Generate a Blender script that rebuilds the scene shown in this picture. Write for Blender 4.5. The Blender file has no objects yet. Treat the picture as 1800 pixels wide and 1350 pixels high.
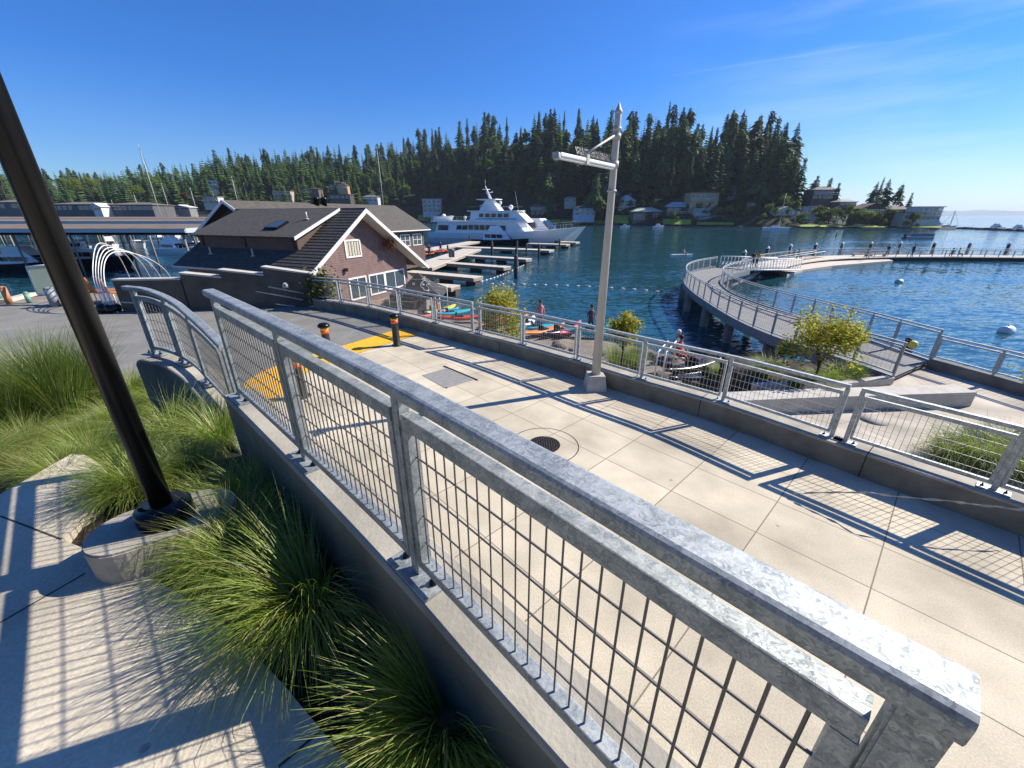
import bpy, bmesh, math, random
from mathutils import Vector, Matrix
R = math.radians
SC = bpy.context.scene
COL = SC.collection
random.seed(7)

# ------------------------------------------------------------------ camera, sky, sun, exposure
F = 705.0; TH = R(22.8); S_, C_ = math.sin(TH), math.cos(TH)
cam = bpy.data.cameras.new('camera'); cam_o = bpy.data.objects.new('camera', cam); COL.objects.link(cam_o)
cam.sensor_width = 36.0; cam.lens = 36.0 * F / 1800.0
cam.clip_start = 0.02; cam.clip_end = 20000
cam_o.location = (0, 0, 0); cam_o.rotation_euler = (R(90) - TH, 0, 0)
SC.camera = cam_o
SUN_AZ, SUN_EL = R(20), R(38.5)          # azimuth from +X towards +Y
w = bpy.data.worlds.new('World'); SC.world = w; w.use_nodes = True
nt = w.node_tree; nt.nodes.clear()
def nn(nt, t, **k):
    n = nt.nodes.new(t)
    for a, b in k.items(): setattr(n, a, b)
    return n
sky = nn(nt, 'ShaderNodeTexSky', sky_type='NISHITA', sun_disc=False, sun_elevation=SUN_EL,
         sun_rotation=R(90) - SUN_AZ, altitude=0, air_density=1.0, dust_density=0.35, ozone_density=4.0)
hs = nn(nt, 'ShaderNodeHueSaturation'); hs.inputs['Saturation'].default_value = 1.0; hs.inputs['Value'].default_value = 1.0
bg = nn(nt, 'ShaderNodeBackground'); bg.inputs['Strength'].default_value = 0.092
wo = nn(nt, 'ShaderNodeOutputWorld')
nt.links.new(sky.outputs[0], hs.inputs['Color'])
tint = nn(nt, 'ShaderNodeMixRGB'); tint.blend_type = 'MULTIPLY'; tint.inputs[0].default_value = 1.0
# thin high cirrus and a contrail, laid out by direction in the sky
tc = nn(nt, 'ShaderNodeTexCoord')
def vmath(op, a, b=None):
    n = nn(nt, 'ShaderNodeVectorMath', operation=op); nt.links.new(a, n.inputs[0])
    if b is not None: n.inputs[1].default_value = b
    return n.outputs['Value'] if op == 'DOT_PRODUCT' else n.outputs[0]
def fmath(op, a, b=None, c=None, clamp=False):
    n = nn(nt, 'ShaderNodeMath', operation=op, use_clamp=clamp)
    for i, v in enumerate((a, b, c)):
        if v is None: continue
        if isinstance(v, (int, float)): n.inputs[i].default_value = v
        else: nt.links.new(v, n.inputs[i])
    return n.outputs[0]
def ray(u, v):
    x = (u - 900) / F; y = -(v - 675) / F
    return Vector((x, C_ + y * S_, -S_ + y * C_))
d = vmath('NORMALIZE', tc.outputs['Generated'])
A_, B_ = ray(1160, 136).normalized(), ray(1692, 54).normalized()
nrm = A_.cross(B_).normalized(); mid = (A_ + B_).normalized(); lim = A_.dot(mid)
line = fmath('SUBTRACT', 1.0, fmath('DIVIDE', fmath('ABSOLUTE', vmath('DOT_PRODUCT', d, tuple(nrm))), 0.0028), clamp=True)
ext = fmath('MULTIPLY', fmath('SUBTRACT', vmath('DOT_PRODUCT', d, tuple(mid)), lim), 12.0, clamp=True)
trail = fmath('MULTIPLY', fmath('MULTIPLY', line, ext), 0.34)
mp = nn(nt, 'ShaderNodeMapping'); nt.links.new(d, mp.inputs[0]); mp.inputs['Scale'].default_value = (1.2, 1.2, 9.0); mp.inputs['Rotation'].default_value = (0, R(8), 0)
cn = nn(nt, 'ShaderNodeTexNoise'); nt.links.new(mp.outputs[0], cn.inputs['Vector']); cn.inputs['Scale'].default_value = 2.4; cn.inputs['Detail'].default_value = 7
sep = nn(nt, 'ShaderNodeSeparateXYZ'); nt.links.new(d, sep.inputs[0])
cm = fmath('MULTIPLY', fmath('MULTIPLY', fmath('SUBTRACT', cn.outputs[0], 0.47, clamp=True), 2.0), fmath('MULTIPLY', fmath('SUBTRACT', sep.outputs['X'], 0.25, clamp=True), 1.4), clamp=True)
low = fmath('SUBTRACT', 1.0, fmath('MULTIPLY', fmath('ABSOLUTE', sep.outputs['Z']), 10.0), clamp=True)
cm = fmath('ADD', fmath('ADD', cm, trail), fmath('MULTIPLY', fmath('MULTIPLY', low, 0.22), fmath('ADD', sep.outputs['X'], 0.35, clamp=True)), clamp=True)
tk = nn(nt, 'ShaderNodeMixRGB'); nt.links.new(fmath('POWER', fmath('MULTIPLY', sep.outputs['Z'], 4.4, clamp=True), 0.75), tk.inputs[0]); tk.inputs[1].default_value = (.66, .78, .94, 1); tk.inputs[2].default_value = (.19, .57, 1.1, 1)
nt.links.new(hs.outputs[0], tint.inputs[1]); nt.links.new(tk.outputs[0], tint.inputs[2])
mx = nn(nt, 'ShaderNodeMixRGB'); nt.links.new(cm, mx.inputs[0]); nt.links.new(tint.outputs[0], mx.inputs[1]); mx.inputs[2].default_value = (6.0, 7.0, 8.2, 1)
nt.links.new(mx.outputs[0], bg.inputs[0]); nt.links.new(bg.outputs[0], wo.inputs[0])

sl = bpy.data.lights.new('sun', 'SUN'); sl.energy = 5.0; sl.angle = R(0.53); sl.color = (1.0, 0.915, 0.78)
so = bpy.data.objects.new('sun', sl); COL.objects.link(so)
sd = Vector((math.cos(SUN_EL) * math.cos(SUN_AZ), math.cos(SUN_EL) * math.sin(SUN_AZ), math.sin(SUN_EL)))
so.rotation_euler = sd.to_track_quat('Z', 'Y').to_euler(); so.location = sd * 60
vs = SC.view_settings; vs.view_transform = 'Standard'; vs.look = 'None'; vs.exposure = 0.68; vs.gamma = 1.0

# ------------------------------------------------------------------ pixel helpers (the photograph is 1800 wide)
def pz(u, v, z):
    r = ray(u, v); t = z / r.z; return Vector((r.x * t, r.y * t, z))
def py(u, v, Y):
    r = ray(u, v); t = Y / r.y; return Vector((r.x * t, Y, r.z * t))

# ------------------------------------------------------------------ materials
MATS = {}
def mat(name, col, rough=0.6, metal=0.0, spec=0.5, noise=None, bump=None, rnd=0.0, trans=0.0, extra=None):
    """noise=(scale, amount, detail); bump=(scale, strength)"""
    if name in MATS: return MATS[name]
    m = bpy.data.materials.new(name); m.use_nodes = True; t = m.node_tree; b = t.nodes['Principled BSDF']
    b.inputs['Base Color'].default_value = (*col, 1); b.inputs['Roughness'].default_value = rough
    b.inputs['Metallic'].default_value = metal; b.inputs['Specular IOR Level'].default_value = spec
    tcn = nn(t, 'ShaderNodeTexCoord'); cur = None
    if noise:
        n = nn(t, 'ShaderNodeTexNoise'); n.inputs['Scale'].default_value = noise[0]; n.inputs['Detail'].default_value = noise[2] if len(noise) > 2 else 5
        n.inputs['Roughness'].default_value = 0.62
        t.links.new(tcn.outputs['Object'], n.inputs['Vector'])
        r = nn(t, 'ShaderNodeMapRange'); t.links.new(n.outputs[0], r.inputs[0]); r.inputs[1].default_value = 0.3; r.inputs[2].default_value = 0.7
        r.inputs[3].default_value = 1 - noise[1]; r.inputs[4].default_value = 1 + noise[1]
        h = nn(t, 'ShaderNodeHueSaturation'); h.inputs['Color'].default_value = (*col, 1); t.links.new(r.outputs[0], h.inputs['Value']); cur = h
    if rnd:
        oi = nn(t, 'ShaderNodeObjectInfo'); r2 = nn(t, 'ShaderNodeMapRange'); t.links.new(oi.outputs['Random'], r2.inputs[0])
        r2.inputs[3].default_value = 1 - rnd; r2.inputs[4].default_value = 1 + rnd
        h2 = nn(t, 'ShaderNodeHueSaturation'); t.links.new(r2.outputs[0], h2.inputs['Value'])
        if cur: t.links.new(cur.outputs[0], h2.inputs['Color'])
        else: h2.inputs['Color'].default_value = (*col, 1)
        cur = h2
    if cur: t.links.new(cur.outputs[0], b.inputs['Base Color'])
    if bump:
        n = nn(t, 'ShaderNodeTexNoise'); n.inputs['Scale'].default_value = bump[0]; n.inputs['Detail'].default_value = 6
        t.links.new(tcn.outputs['Object'], n.inputs['Vector'])
        bp = nn(t, 'ShaderNodeBump'); bp.inputs['Strength'].default_value = bump[1]; bp.inputs['Distance'].default_value = 0.02
        t.links.new(n.outputs[0], bp.inputs['Height']); t.links.new(bp.outputs[0], b.inputs['Normal'])
    if trans:
        tr = nn(t, 'ShaderNodeBsdfTranslucent'); tr.inputs[0].default_value = (col[0] * 1.5, col[1] * 1.6, col[2] * .9, 1)
        mxs = nn(t, 'ShaderNodeMixShader'); mxs.inputs[0].default_value = trans
        if cur:
            mm = nn(t, 'ShaderNodeMixRGB'); mm.blend_type = 'MULTIPLY'; mm.inputs[0].default_value = 1.0
            t.links.new(cur.outputs[0], mm.inputs[1]); mm.inputs[2].default_value = (1.6, 1.7, .9, 1); t.links.new(mm.outputs[0], tr.inputs[0])
        t.links.new(b.outputs[0], mxs.inputs[1]); t.links.new(tr.outputs[0], mxs.inputs[2])
        t.links.new(mxs.outputs[0], t.nodes['Material Output'].inputs[0])
    if extra: extra(t, b, tcn)
    MATS[name] = m; return m

def galv_extra(sc, dark):
    def f(t, b, tcn):
        mpn = nn(t, 'ShaderNodeNewGeometry')
        wn = nn(t, 'ShaderNodeTexNoise'); wn.inputs['Scale'].default_value = sc * .5; t.links.new(mpn.outputs['Position'], wn.inputs['Vector'])
        wa = nn(t, 'ShaderNodeVectorMath', operation='MULTIPLY_ADD'); t.links.new(wn.outputs['Color'], wa.inputs[0]); wa.inputs[1].default_value = (.05,) * 3; t.links.new(mpn.outputs['Position'], wa.inputs[2])
        v = nn(t, 'ShaderNodeTexVoronoi'); v.inputs['Scale'].default_value = sc; t.links.new(wa.outputs[0], v.inputs['Vector'])
        v2 = nn(t, 'ShaderNodeTexVoronoi'); v2.inputs['Scale'].default_value = sc * 2.7; t.links.new(wa.outputs[0], v2.inputs['Vector'])
        s1 = nn(t, 'ShaderNodeSeparateColor'); t.links.new(v.outputs['Color'], s1.inputs[0])
        s2 = nn(t, 'ShaderNodeSeparateColor'); t.links.new(v2.outputs['Color'], s2.inputs[0])
        n = nn(t, 'ShaderNodeTexNoise'); n.inputs['Scale'].default_value = 16; n.inputs['Detail'].default_value = 9; t.links.new(mpn.outputs['Position'], n.inputs['Vector'])
        a = nn(t, 'ShaderNodeMath', operation='MULTIPLY_ADD'); t.links.new(s1.outputs[0], a.inputs[0]); a.inputs[1].default_value = .35; 
        a2 = nn(t, 'ShaderNodeMath', operation='MULTIPLY'); t.links.new(s2.outputs[1], a2.inputs[0]); a2.inputs[1].default_value = .4; t.links.new(a2.outputs[0], a.inputs[2])
        a3 = nn(t, 'ShaderNodeMath', operation='MULTIPLY_ADD'); t.links.new(n.outputs[0], a3.inputs[0]); a3.inputs[1].default_value = 1.3; t.links.new(a.outputs[0], a3.inputs[2])
        r = nn(t, 'ShaderNodeMapRange'); t.links.new(a3.outputs[0], r.inputs[0]); r.inputs[1].default_value = .7; r.inputs[2].default_value = 1.32
        cr = nn(t, 'ShaderNodeMixRGB'); t.links.new(r.outputs[0], cr.inputs[0]); cr.inputs[1].default_value = (*[c * dark for c in (.30, .345, .37)], 1); cr.inputs[2].default_value = (*[c * dark for c in (.60, .64, .65)], 1)
        t.links.new(cr.outputs[0], b.inputs['Base Color'])
        rr = nn(t, 'ShaderNodeMapRange'); t.links.new(s2.outputs[0], rr.inputs[0]); rr.inputs[3].default_value = .5; rr.inputs[4].default_value = .78
        t.links.new(rr.outputs[0], b.inputs['Roughness'])
        bp = nn(t, 'ShaderNodeBump'); bp.inputs['Strength'].default_value = .18; bp.inputs['Distance'].default_value = .003
        t.links.new(n.outputs[0], bp.inputs['Height']); t.links.new(bp.outputs[0], b.inputs['Normal'])
    return f
GALV = mat('galvanised_steel', (.5, .53, .55), .5, .6, extra=galv_extra(80, .74))
GALV2 = mat('galvanised_steel_weathered', (.5, .53, .55), .5, .6, extra=galv_extra(60, .88))
WIRE = mat('welded_wire', (.17, .165, .16), .55, .5)
WIREF = mat('pale_welded_wire', (.36, .36, .35), .5, .5)
SHADEC = mat('shade_darkened_concrete', (.18, .17, .135), .92, noise=(2.2, .34, 9), bump=(45, .4))  # shade of the wall faces put into the colour; tops are the same concrete
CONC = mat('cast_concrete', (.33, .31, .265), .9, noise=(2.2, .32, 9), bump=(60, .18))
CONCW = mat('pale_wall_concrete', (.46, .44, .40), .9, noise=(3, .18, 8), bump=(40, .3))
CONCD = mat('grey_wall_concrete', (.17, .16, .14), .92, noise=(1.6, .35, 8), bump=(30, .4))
SOIL = mat('mulch_soil', (.028, .02, .014), 1, noise=(30, .5, 6), bump=(50, 1))
ASPH = mat('asphalt', (.20, .197, .182), .95, noise=(1.2, .22, 10), bump=(120, .5))
BLACKP = mat('black_powder_coat', (.006, .006, .007), .30, 0, .3, noise=(8, .3, 6))
WHITEM = mat('white_metal_paint', (.74, .74, .72), .4)
GREYP = mat('pale_grey_pole_paint', (.47, .46, .43), .5, noise=(4, .08, 5))
YEL = mat('tactile_yellow', (.78, .42, .02), .75, noise=(10, .12, 5))
BOAT = mat('white_gelcoat', (.80, .80, .80), .25, noise=(.6, .05, 3))
BOATG = mat('tinted_boat_window', (.015, .02, .028), .08)
NAVY = mat('dark_hull', (.012, .014, .022), .2)
CANVAS = mat('blue_canvas', (.03, .06, .16), .8)
WOOD = mat('weathered_wood', (.24, .19, .145), .85, noise=(3, .3, 8), bump=(30, .4))
WOODP = mat('pale_dock_planks', (.52, .47, .40), .85, noise=(2.5, .2, 8))
PILE = mat('dark_timber_pile', (.07, .06, .05), .9, noise=(4, .3, 6))
SHINGLE = mat('asphalt_shingle', (.068, .063, .056), .95, noise=(5, .35, 9), bump=(25, .8))
TRIM = mat('white_trim_paint', (.74, .73, .70), .5)
GLASS = mat('window_glass', (.05, .07, .08), .06, 0, .8)
RED = mat('red_plastic', (.62, .07, .03), .4)
ORANGE = mat('orange_plastic', (.75, .22, .04), .45)
TEAL = mat('teal_plastic', (.02, .42, .52), .4)
YELP = mat('yellow_plastic', (.75, .58, .03), .4)
PINK = mat('pink_plastic', (.6, .12, .16), .4)
LAWN = mat('lawn', (.24, .32, .045), .95, noise=(.3, .25, 6))

def tiles_extra(sx, sy, rot, lw=.006, off=(0, 0), jc=(.2, .17, .13)):
    def f(t, b, tcn):
        g = nn(t, 'ShaderNodeNewGeometry'); mpn = nn(t, 'ShaderNodeMapping'); t.links.new(g.outputs['Position'], mpn.inputs[0])
        mpn.inputs['Rotation'].default_value = (0, 0, rot); mpn.inputs['Location'].default_value = (off[0], off[1], 0)
        sp = nn(t, 'ShaderNodeSeparateXYZ'); t.links.new(mpn.outputs[0], sp.inputs[0])
        def stripe(o, s):
            a = nn(t, 'ShaderNodeMath', operation='PINGPONG'); t.links.new(o, a.inputs[0]); a.inputs[1].default_value = s / 2
            c = nn(t, 'ShaderNodeMath', operation='LESS_THAN'); t.links.new(a.outputs[0], c.inputs[0]); c.inputs[1].default_value = lw
            return c.outputs[0]
        mxn = nn(t, 'ShaderNodeMath', operation='MAXIMUM'); t.links.new(stripe(sp.outputs[0], sx), mxn.inputs[0]); t.links.new(stripe(sp.outputs[1], sy), mxn.inputs[1])
        # slab to slab tone
        sn = nn(t, 'ShaderNodeVectorMath', operation='DIVIDE'); t.links.new(mpn.outputs[0], sn.inputs[0]); sn.inputs[1].default_value = (sx, sy, 1e6)
        fl = nn(t, 'ShaderNodeVectorMath', operation='FLOOR'); t.links.new(sn.outputs[0], fl.inputs[0])
        wnz = nn(t, 'ShaderNodeTexWhiteNoise'); t.links.new(fl.outputs[0], wnz.inputs['Vector'])
        st = nn(t, 'ShaderNodeTexNoise'); st.inputs['Scale'].default_value = 1.1; st.inputs['Detail'].default_value = 9; t.links.new(g.outputs['Position'], st.inputs['Vector'])
        fn = nn(t, 'ShaderNodeTexNoise'); fn.inputs['Scale'].default_value = 70; fn.inputs['Detail'].default_value = 4; t.links.new(g.outputs['Position'], fn.inputs['Vector'])
        def mr(o, lo, hi, a0=0, a1=1):
            r = nn(t, 'ShaderNodeMapRange'); t.links.new(o, r.inputs[0]); r.inputs[1].default_value = a0; r.inputs[2].default_value = a1; r.inputs[3].default_value = lo; r.inputs[4].default_value = hi; return r.outputs[0]
        m1 = nn(t, 'ShaderNodeMath', operation='MULTIPLY'); t.links.new(mr(wnz.outputs['Value'], .90, 1.06), m1.inputs[0]); t.links.new(mr(st.outputs[0], .70, 1.16, .32, .66), m1.inputs[1])
        vo = nn(t, 'ShaderNodeTexVoronoi'); vo.inputs['Scale'].default_value = 1.9; t.links.new(g.outputs['Position'], vo.inputs['Vector'])
        sc2 = nn(t, 'ShaderNodeSeparateColor'); t.links.new(vo.outputs['Color'], sc2.inputs[0])
        thr = nn(t, 'ShaderNodeMath', operation='MULTIPLY'); t.links.new(sc2.outputs[0], thr.inputs[0]); thr.inputs[1].default_value = .055
        gum = nn(t, 'ShaderNodeMath', operation='LESS_THAN'); t.links.new(vo.outputs['Distance'], gum.inputs[0]); t.links.new(thr.outputs[0], gum.inputs[1])
        gm = nn(t, 'ShaderNodeMath', operation='MULTIPLY_ADD'); t.links.new(gum.outputs[0], gm.inputs[0]); gm.inputs[1].default_value = -.35; gm.inputs[2].default_value = 1.0
        m0 = nn(t, 'ShaderNodeMath', operation='MULTIPLY'); t.links.new(gm.outputs[0], m0.inputs[0]); t.links.new(m1.outputs[0], m0.inputs[1]); m1 = m0
        m2 = nn(t, 'ShaderNodeMath', operation='MULTIPLY'); t.links.new(m1.outputs[0], m2.inputs[0]); t.links.new(mr(fn.outputs[0], .86, 1.12, .3, .7), m2.inputs[1])
        h = nn(t, 'ShaderNodeHueSaturation'); h.inputs['Color'].default_value = b.inputs['Base Color'].default_value; t.links.new(m2.outputs[0], h.inputs['Value'])
        mm = nn(t, 'ShaderNodeMixRGB'); t.links.new(mxn.outputs[0], mm.inputs[0]); t.links.new(h.outputs[0], mm.inputs[1]); mm.inputs[2].default_value = (*jc, 1)
        t.links.new(mm.outputs[0], b.inputs['Base Color'])
        bp = nn(t, 'ShaderNodeBump'); bp.inputs['Strength'].default_value = .25; bp.inputs['Distance'].default_value = .01; t.links.new(fn.outputs[0], bp.inputs['Height']); t.links.new(bp.outputs[0], b.inputs['Normal'])
    return f
PAVE = mat('plaza_concrete', (.55, .49, .375), .9, extra=tiles_extra(.74, .98, R(-43), off=(.15, .3)))
WALKC = mat('broom_finished_concrete', (.57, .51, .40), .9, extra=tiles_extra(30, 30, R(-38), off=(14.2, 14.5)))
PLAT = mat('terrace_concrete', (.47, .425, .36), .9, extra=tiles_extra(1.8, 1.8, R(-20)))

# ------------------------------------------------------------------ mesh builder
class MB:
    def __init__(s): s.v = []; s.f = []; s.m = []; s.cur = 0; s.sm = []
    def add(s, vs, fs, smooth=False):
        o = len(s.v); s.v += [Vector(q) for q in vs]; s.f += [tuple(i + o for i in f) for f in fs]
        s.m += [s.cur] * len(fs); s.sm += [smooth] * len(fs); return s
    def box(s, c, d, rz=0, bev=0):
        M = Matrix.Rotation(rz, 3, 'Z'); c = Vector(c); x, y, z = d[0] / 2, d[1] / 2, d[2] / 2
        if bev:
            e = min(bev, x * .49, y * .49, z * .49); pts = []; 
            bm = bmesh.new(); bmesh.ops.create_cube(bm, size=1.0)
            for q in bm.verts: q.co = Vector((q.co.x * 2 * x, q.co.y * 2 * y, q.co.z * 2 * z))
            bmesh.ops.bevel(bm, geom=bm.edges[:], offset=e, segments=2, affect='EDGES'); bm.verts.index_update()
            s.add([M @ q.co + c for q in bm.verts], [tuple(l.index for l in f.verts) for f in bm.faces]); bm.free(); return s
        vs = [M @ Vector((a * x, b * y, g * z)) + c for a, b, g in ((-1,-1,-1),(1,-1,-1),(1,1,-1),(-1,1,-1),(-1,-1,1),(1,-1,1),(1,1,1),(-1,1,1))]
        return s.add(vs, [(0,3,2,1),(4,5,6,7),(0,1,5,4),(1,2,6,5),(2,3,7,6),(3,0,4,7)])
    def tube(s, pts, r, n=8, cap=True, smooth=True):
        pts = [Vector(p) for p in pts]; rs = r if isinstance(r, (list, tuple)) else [r] * len(pts); vs = []; fs = []
        prev = None
        for i, p in enumerate(pts):
            t = (pts[min(i + 1, len(pts) - 1)] - pts[max(i - 1, 0)]).normalized()
            if prev is None:
                u = t.cross(Vector((0, 0, 1)));  u = u if u.length > .05 else t.cross(Vector((0, 1, 0)))
            else: u = prev - t * prev.dot(t)
            u.normalize(); prev = u; w_ = t.cross(u)
            for k in range(n):
                a = 2 * math.pi * (k + .5) / n; vs.append(p + (u * math.cos(a) + w_ * math.sin(a)) * rs[i])
        for i in range(len(pts) - 1):
            for k in range(n): fs.append((i * n + k, i * n + (k + 1) % n, (i + 1) * n + (k + 1) % n, (i + 1) * n + k))
        if cap and n > 2: fs.append(tuple(range(n - 1, -1, -1))); fs.append(tuple((len(pts) - 1) * n + k for k in range(n)))
        return s.add(vs, fs, smooth)
    def sweep(s, pts, w_, h, z0=0.0, bev=0.0, cap=True, off=0.0):
        """rectangular section swept along a path in plan; bottom at point z + z0; off = sideways shift"""
        pts = [Vector(p) for p in pts]; vs = []; fs = []
        b = min(bev, w_ * .45, h * .45)
        if b: prof = [(-w_/2 + b, 0), (w_/2 - b, 0), (w_/2 - b*.3, b*.3), (w_/2, b), (w_/2, h - b), (w_/2 - b*.3, h - b*.3), (w_/2 - b, h), (-w_/2 + b, h), (-w_/2 + b*.3, h - b*.3), (-w_/2, h - b), (-w_/2, b), (-w_/2 + b*.3, b*.3)]
        else: prof = [(-w_/2, 0), (w_/2, 0), (w_/2, h), (-w_/2, h)]
        n = len(prof)
        for i, p in enumerate(pts):
            if i == 0: t = pts[1] - p
            elif i == len(pts) - 1: t = p - pts[i - 1]
            else: t = (pts[i + 1] - p).normalized() + (p - pts[i - 1]).normalized()
            t.z = 0; t.normalize(); nr = Vector((t.y, -t.x, 0)); k = 1.0
            if 0 < i < len(pts) - 1:
                t2 = (pts[i + 1] - p); t2.z = 0; k = 1 / max(.5, t2.normalized().dot(t))
            for a, c in prof: vs.append(p + nr * (a + off) * k + Vector((0, 0, z0 + c)))
        for i in range(len(pts) - 1):
            for j in range(n): fs.append((i * n + j, (i + 1) * n + j, (i + 1) * n + (j + 1) % n, i * n + (j + 1) % n))
        if cap: fs.append(tuple(range(n))); fs.append(tuple((len(pts) - 1) * n + k for k in range(n - 1, -1, -1)))
        return s.add(vs, fs)
    def prism(s, poly, z0, z1):
        """plan polygon extruded between z0 and z1 (numbers)"""
        n = len(poly); a = sum(poly[i][0] * poly[(i + 1) % n][1] - poly[(i + 1) % n][0] * poly[i][1] for i in range(n))
        if a < 0: poly = poly[::-1]
        vs = [(p[0], p[1], z0) for p in poly] + [(p[0], p[1], z1) for p in poly]
        fs = [tuple(range(n - 1, -1, -1)), tuple(range(n, 2 * n))] + [(i, (i + 1) % n, n + (i + 1) % n, n + i) for i in range(n)]
        return s.add(vs, fs)
    def slab(s, quad, th):
        """four 3D points (top face, counter clockwise from above) thickened downwards along the normal"""
        q = [Vector(p) for p in quad]; nr = (q[1] - q[0]).cross(q[2] - q[0]).normalized() * th
        return s.add(q + [p - nr for p in q], [(0,1,2,3),(7,6,5,4),(0,4,5,1),(1,5,6,2),(2,6,7,3),(3,7,4,0)])
    def lathe(s, c, prof, n=16, smooth=True):
        c = Vector(c); vs = []; fs = []
        for r, z in prof:
            for k in range(n): a = 2 * math.pi * k / n; vs.append(c + Vector((r * math.cos(a), r * math.sin(a), z)))
        for i in range(len(prof) - 1):
            for k in range(n): fs.append((i * n + k, i * n + (k + 1) % n, (i + 1) * n + (k + 1) % n, (i + 1) * n + k))
        fs.append(tuple(range(n - 1, -1, -1))); fs.append(tuple((len(prof) - 1) * n + k for k in range(n)))
        return s.add(vs, fs, smooth)
    def build(s, name, mats, parent=None, world=True):
        me = bpy.data.meshes.new(name)
        off = Vector((0, 0, 0))
        if parent is not None and world:
            q = parent
            while q is not None: off += Vector(q.location); q = q.parent
        me.from_pydata([tuple(p - off) for p in s.v], [], s.f)
        mats = mats if isinstance(mats, (list, tuple)) else [mats]
        for m in mats: me.materials.append(m)
        me.polygons.foreach_set('material_index', s.m); me.polygons.foreach_set('use_smooth', s.sm); me.update()
        o = bpy.data.objects.new(name, me); COL.objects.link(o)
        if parent is not None: o.parent = parent
        return o

def thing(name, label, cat, loc=(0, 0, 0), rz=0, group=None, sc=None):
    o = bpy.data.objects.new(name, None); COL.objects.link(o); o.location = loc; o.rotation_euler = (0, 0, rz)
    o.empty_display_size = .2
    if sc: o.scale = (sc,) * 3
    return tag(o, label, cat, group)
def tag(o, label, cat, group=None):
    o['label'] = label; o['category'] = cat
    if group: o['group'] = group
    return o
def struct(o, label=None, kind='structure'):
    o['kind'] = kind
    if label: o['label'] = label
    return o
def dup(root, loc=None, rz=None, label=None, group=None, sc=None, cat=None, name=None):
    def rec(o, par):
        c = o.copy(); COL.objects.link(c); c.parent = par
        for ch in o.children: rec(ch, c)
        return c
    c = rec(root, None)
    if name: c.name = name
    if loc is not None: c.location = loc
    if rz is not None: c.rotation_euler = (0, 0, rz)
    if sc is not None: c.scale = sc if isinstance(sc, tuple) else (sc,) * 3
    if label: c['label'] = label
    if cat: c['category'] = cat
    if group: c['group'] = group
    return c
def poly_sheet(name, pts, m, z=None):
    b = MB(); vs = [(p[0], p[1], z if z is not None else p[2]) for p in pts]; n = len(vs)
    a = sum(vs[i][0] * vs[(i + 1) % n][1] - vs[(i + 1) % n][0] * vs[i][1] for i in range(n))
    if a < 0: vs = vs[::-1]
    b.add(vs, [tuple(range(n))]); return b.build(name, m)
def catmull(P, k=6):
    P = [Vector(p) for p in P]; out = []
    for i in range(len(P) - 1):
        a, b, c, e = P[max(i - 1, 0)], P[i], P[i + 1], P[min(i + 2, len(P) - 1)]
        for j in range(k):
            t = j / k; out.append(.5 * ((2 * b) + (c - a) * t + (2 * a - 5 * b + 4 * c - e) * t * t + (3 * b - a - 3 * c + e) * t ** 3))
    out.append(P[-1]); return out

# ================================================================== SETTING
ZW = -6.5; ZP = -3.2; ZR = -3.2
def water_extra(t, b, tcn):
    g = nn(t, 'ShaderNodeNewGeometry')
    def ns(sc, rot, det, amp):
        mpn = nn(t, 'ShaderNodeMapping'); t.links.new(g.outputs['Position'], mpn.inputs[0]); mpn.inputs['Rotation'].default_value = (0, 0, rot); mpn.inputs['Scale'].default_value = sc
        n = nn(t, 'ShaderNodeTexNoise'); n.inputs['Scale'].default_value = 1; n.inputs['Detail'].default_value = det; n.inputs['Roughness'].default_value = .5; n.inputs['Distortion'].default_value = .3; t.links.new(mpn.outputs[0], n.inputs['Vector'])
        v = nn(t, 'ShaderNodeVectorMath', operation='SUBTRACT'); t.links.new(n.outputs['Color'], v.inputs[0]); v.inputs[1].default_value = (.5, .5, .5)
        m = nn(t, 'ShaderNodeVectorMath', operation='MULTIPLY'); t.links.new(v.outputs[0], m.inputs[0]); m.inputs[1].default_value = (amp, amp, 0); return m.outputs[0]
    def add(p, q):
        v = nn(t, 'ShaderNodeVectorMath', operation='ADD'); t.links.new(p, v.inputs[0])
        if isinstance(q, tuple): v.inputs[1].default_value = q
        else: t.links.new(q, v.inputs[1])
        return v.outputs[0]
    # wave slopes, given straight to the normal so that far ripples are not filtered away
    sl_ = add(add(ns((.8, 2.6, 1), R(14), 3, .37), ns((2.6, 6.0, 1), R(-10), 2, .29)), add(ns((.05, .14, 1), R(30), 3, .18), (0, 0, 1)))
    nz = nn(t, 'ShaderNodeVectorMath', operation='NORMALIZE'); t.links.new(sl_, nz.inputs[0]); t.links.new(nz.outputs[0], b.inputs['Normal'])
    b.inputs['IOR'].default_value = 1.333
WATER = mat('bay_water', (.012, .064, .086), .07, extra=water_extra)
b = MB(); b.add([(-6000, -300, ZW), (7000, -300, ZW), (7000, 12000, ZW), (-6000, 12000, ZW)], [(0, 1, 2, 3)])
struct(b.build('water', WATER))

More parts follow.
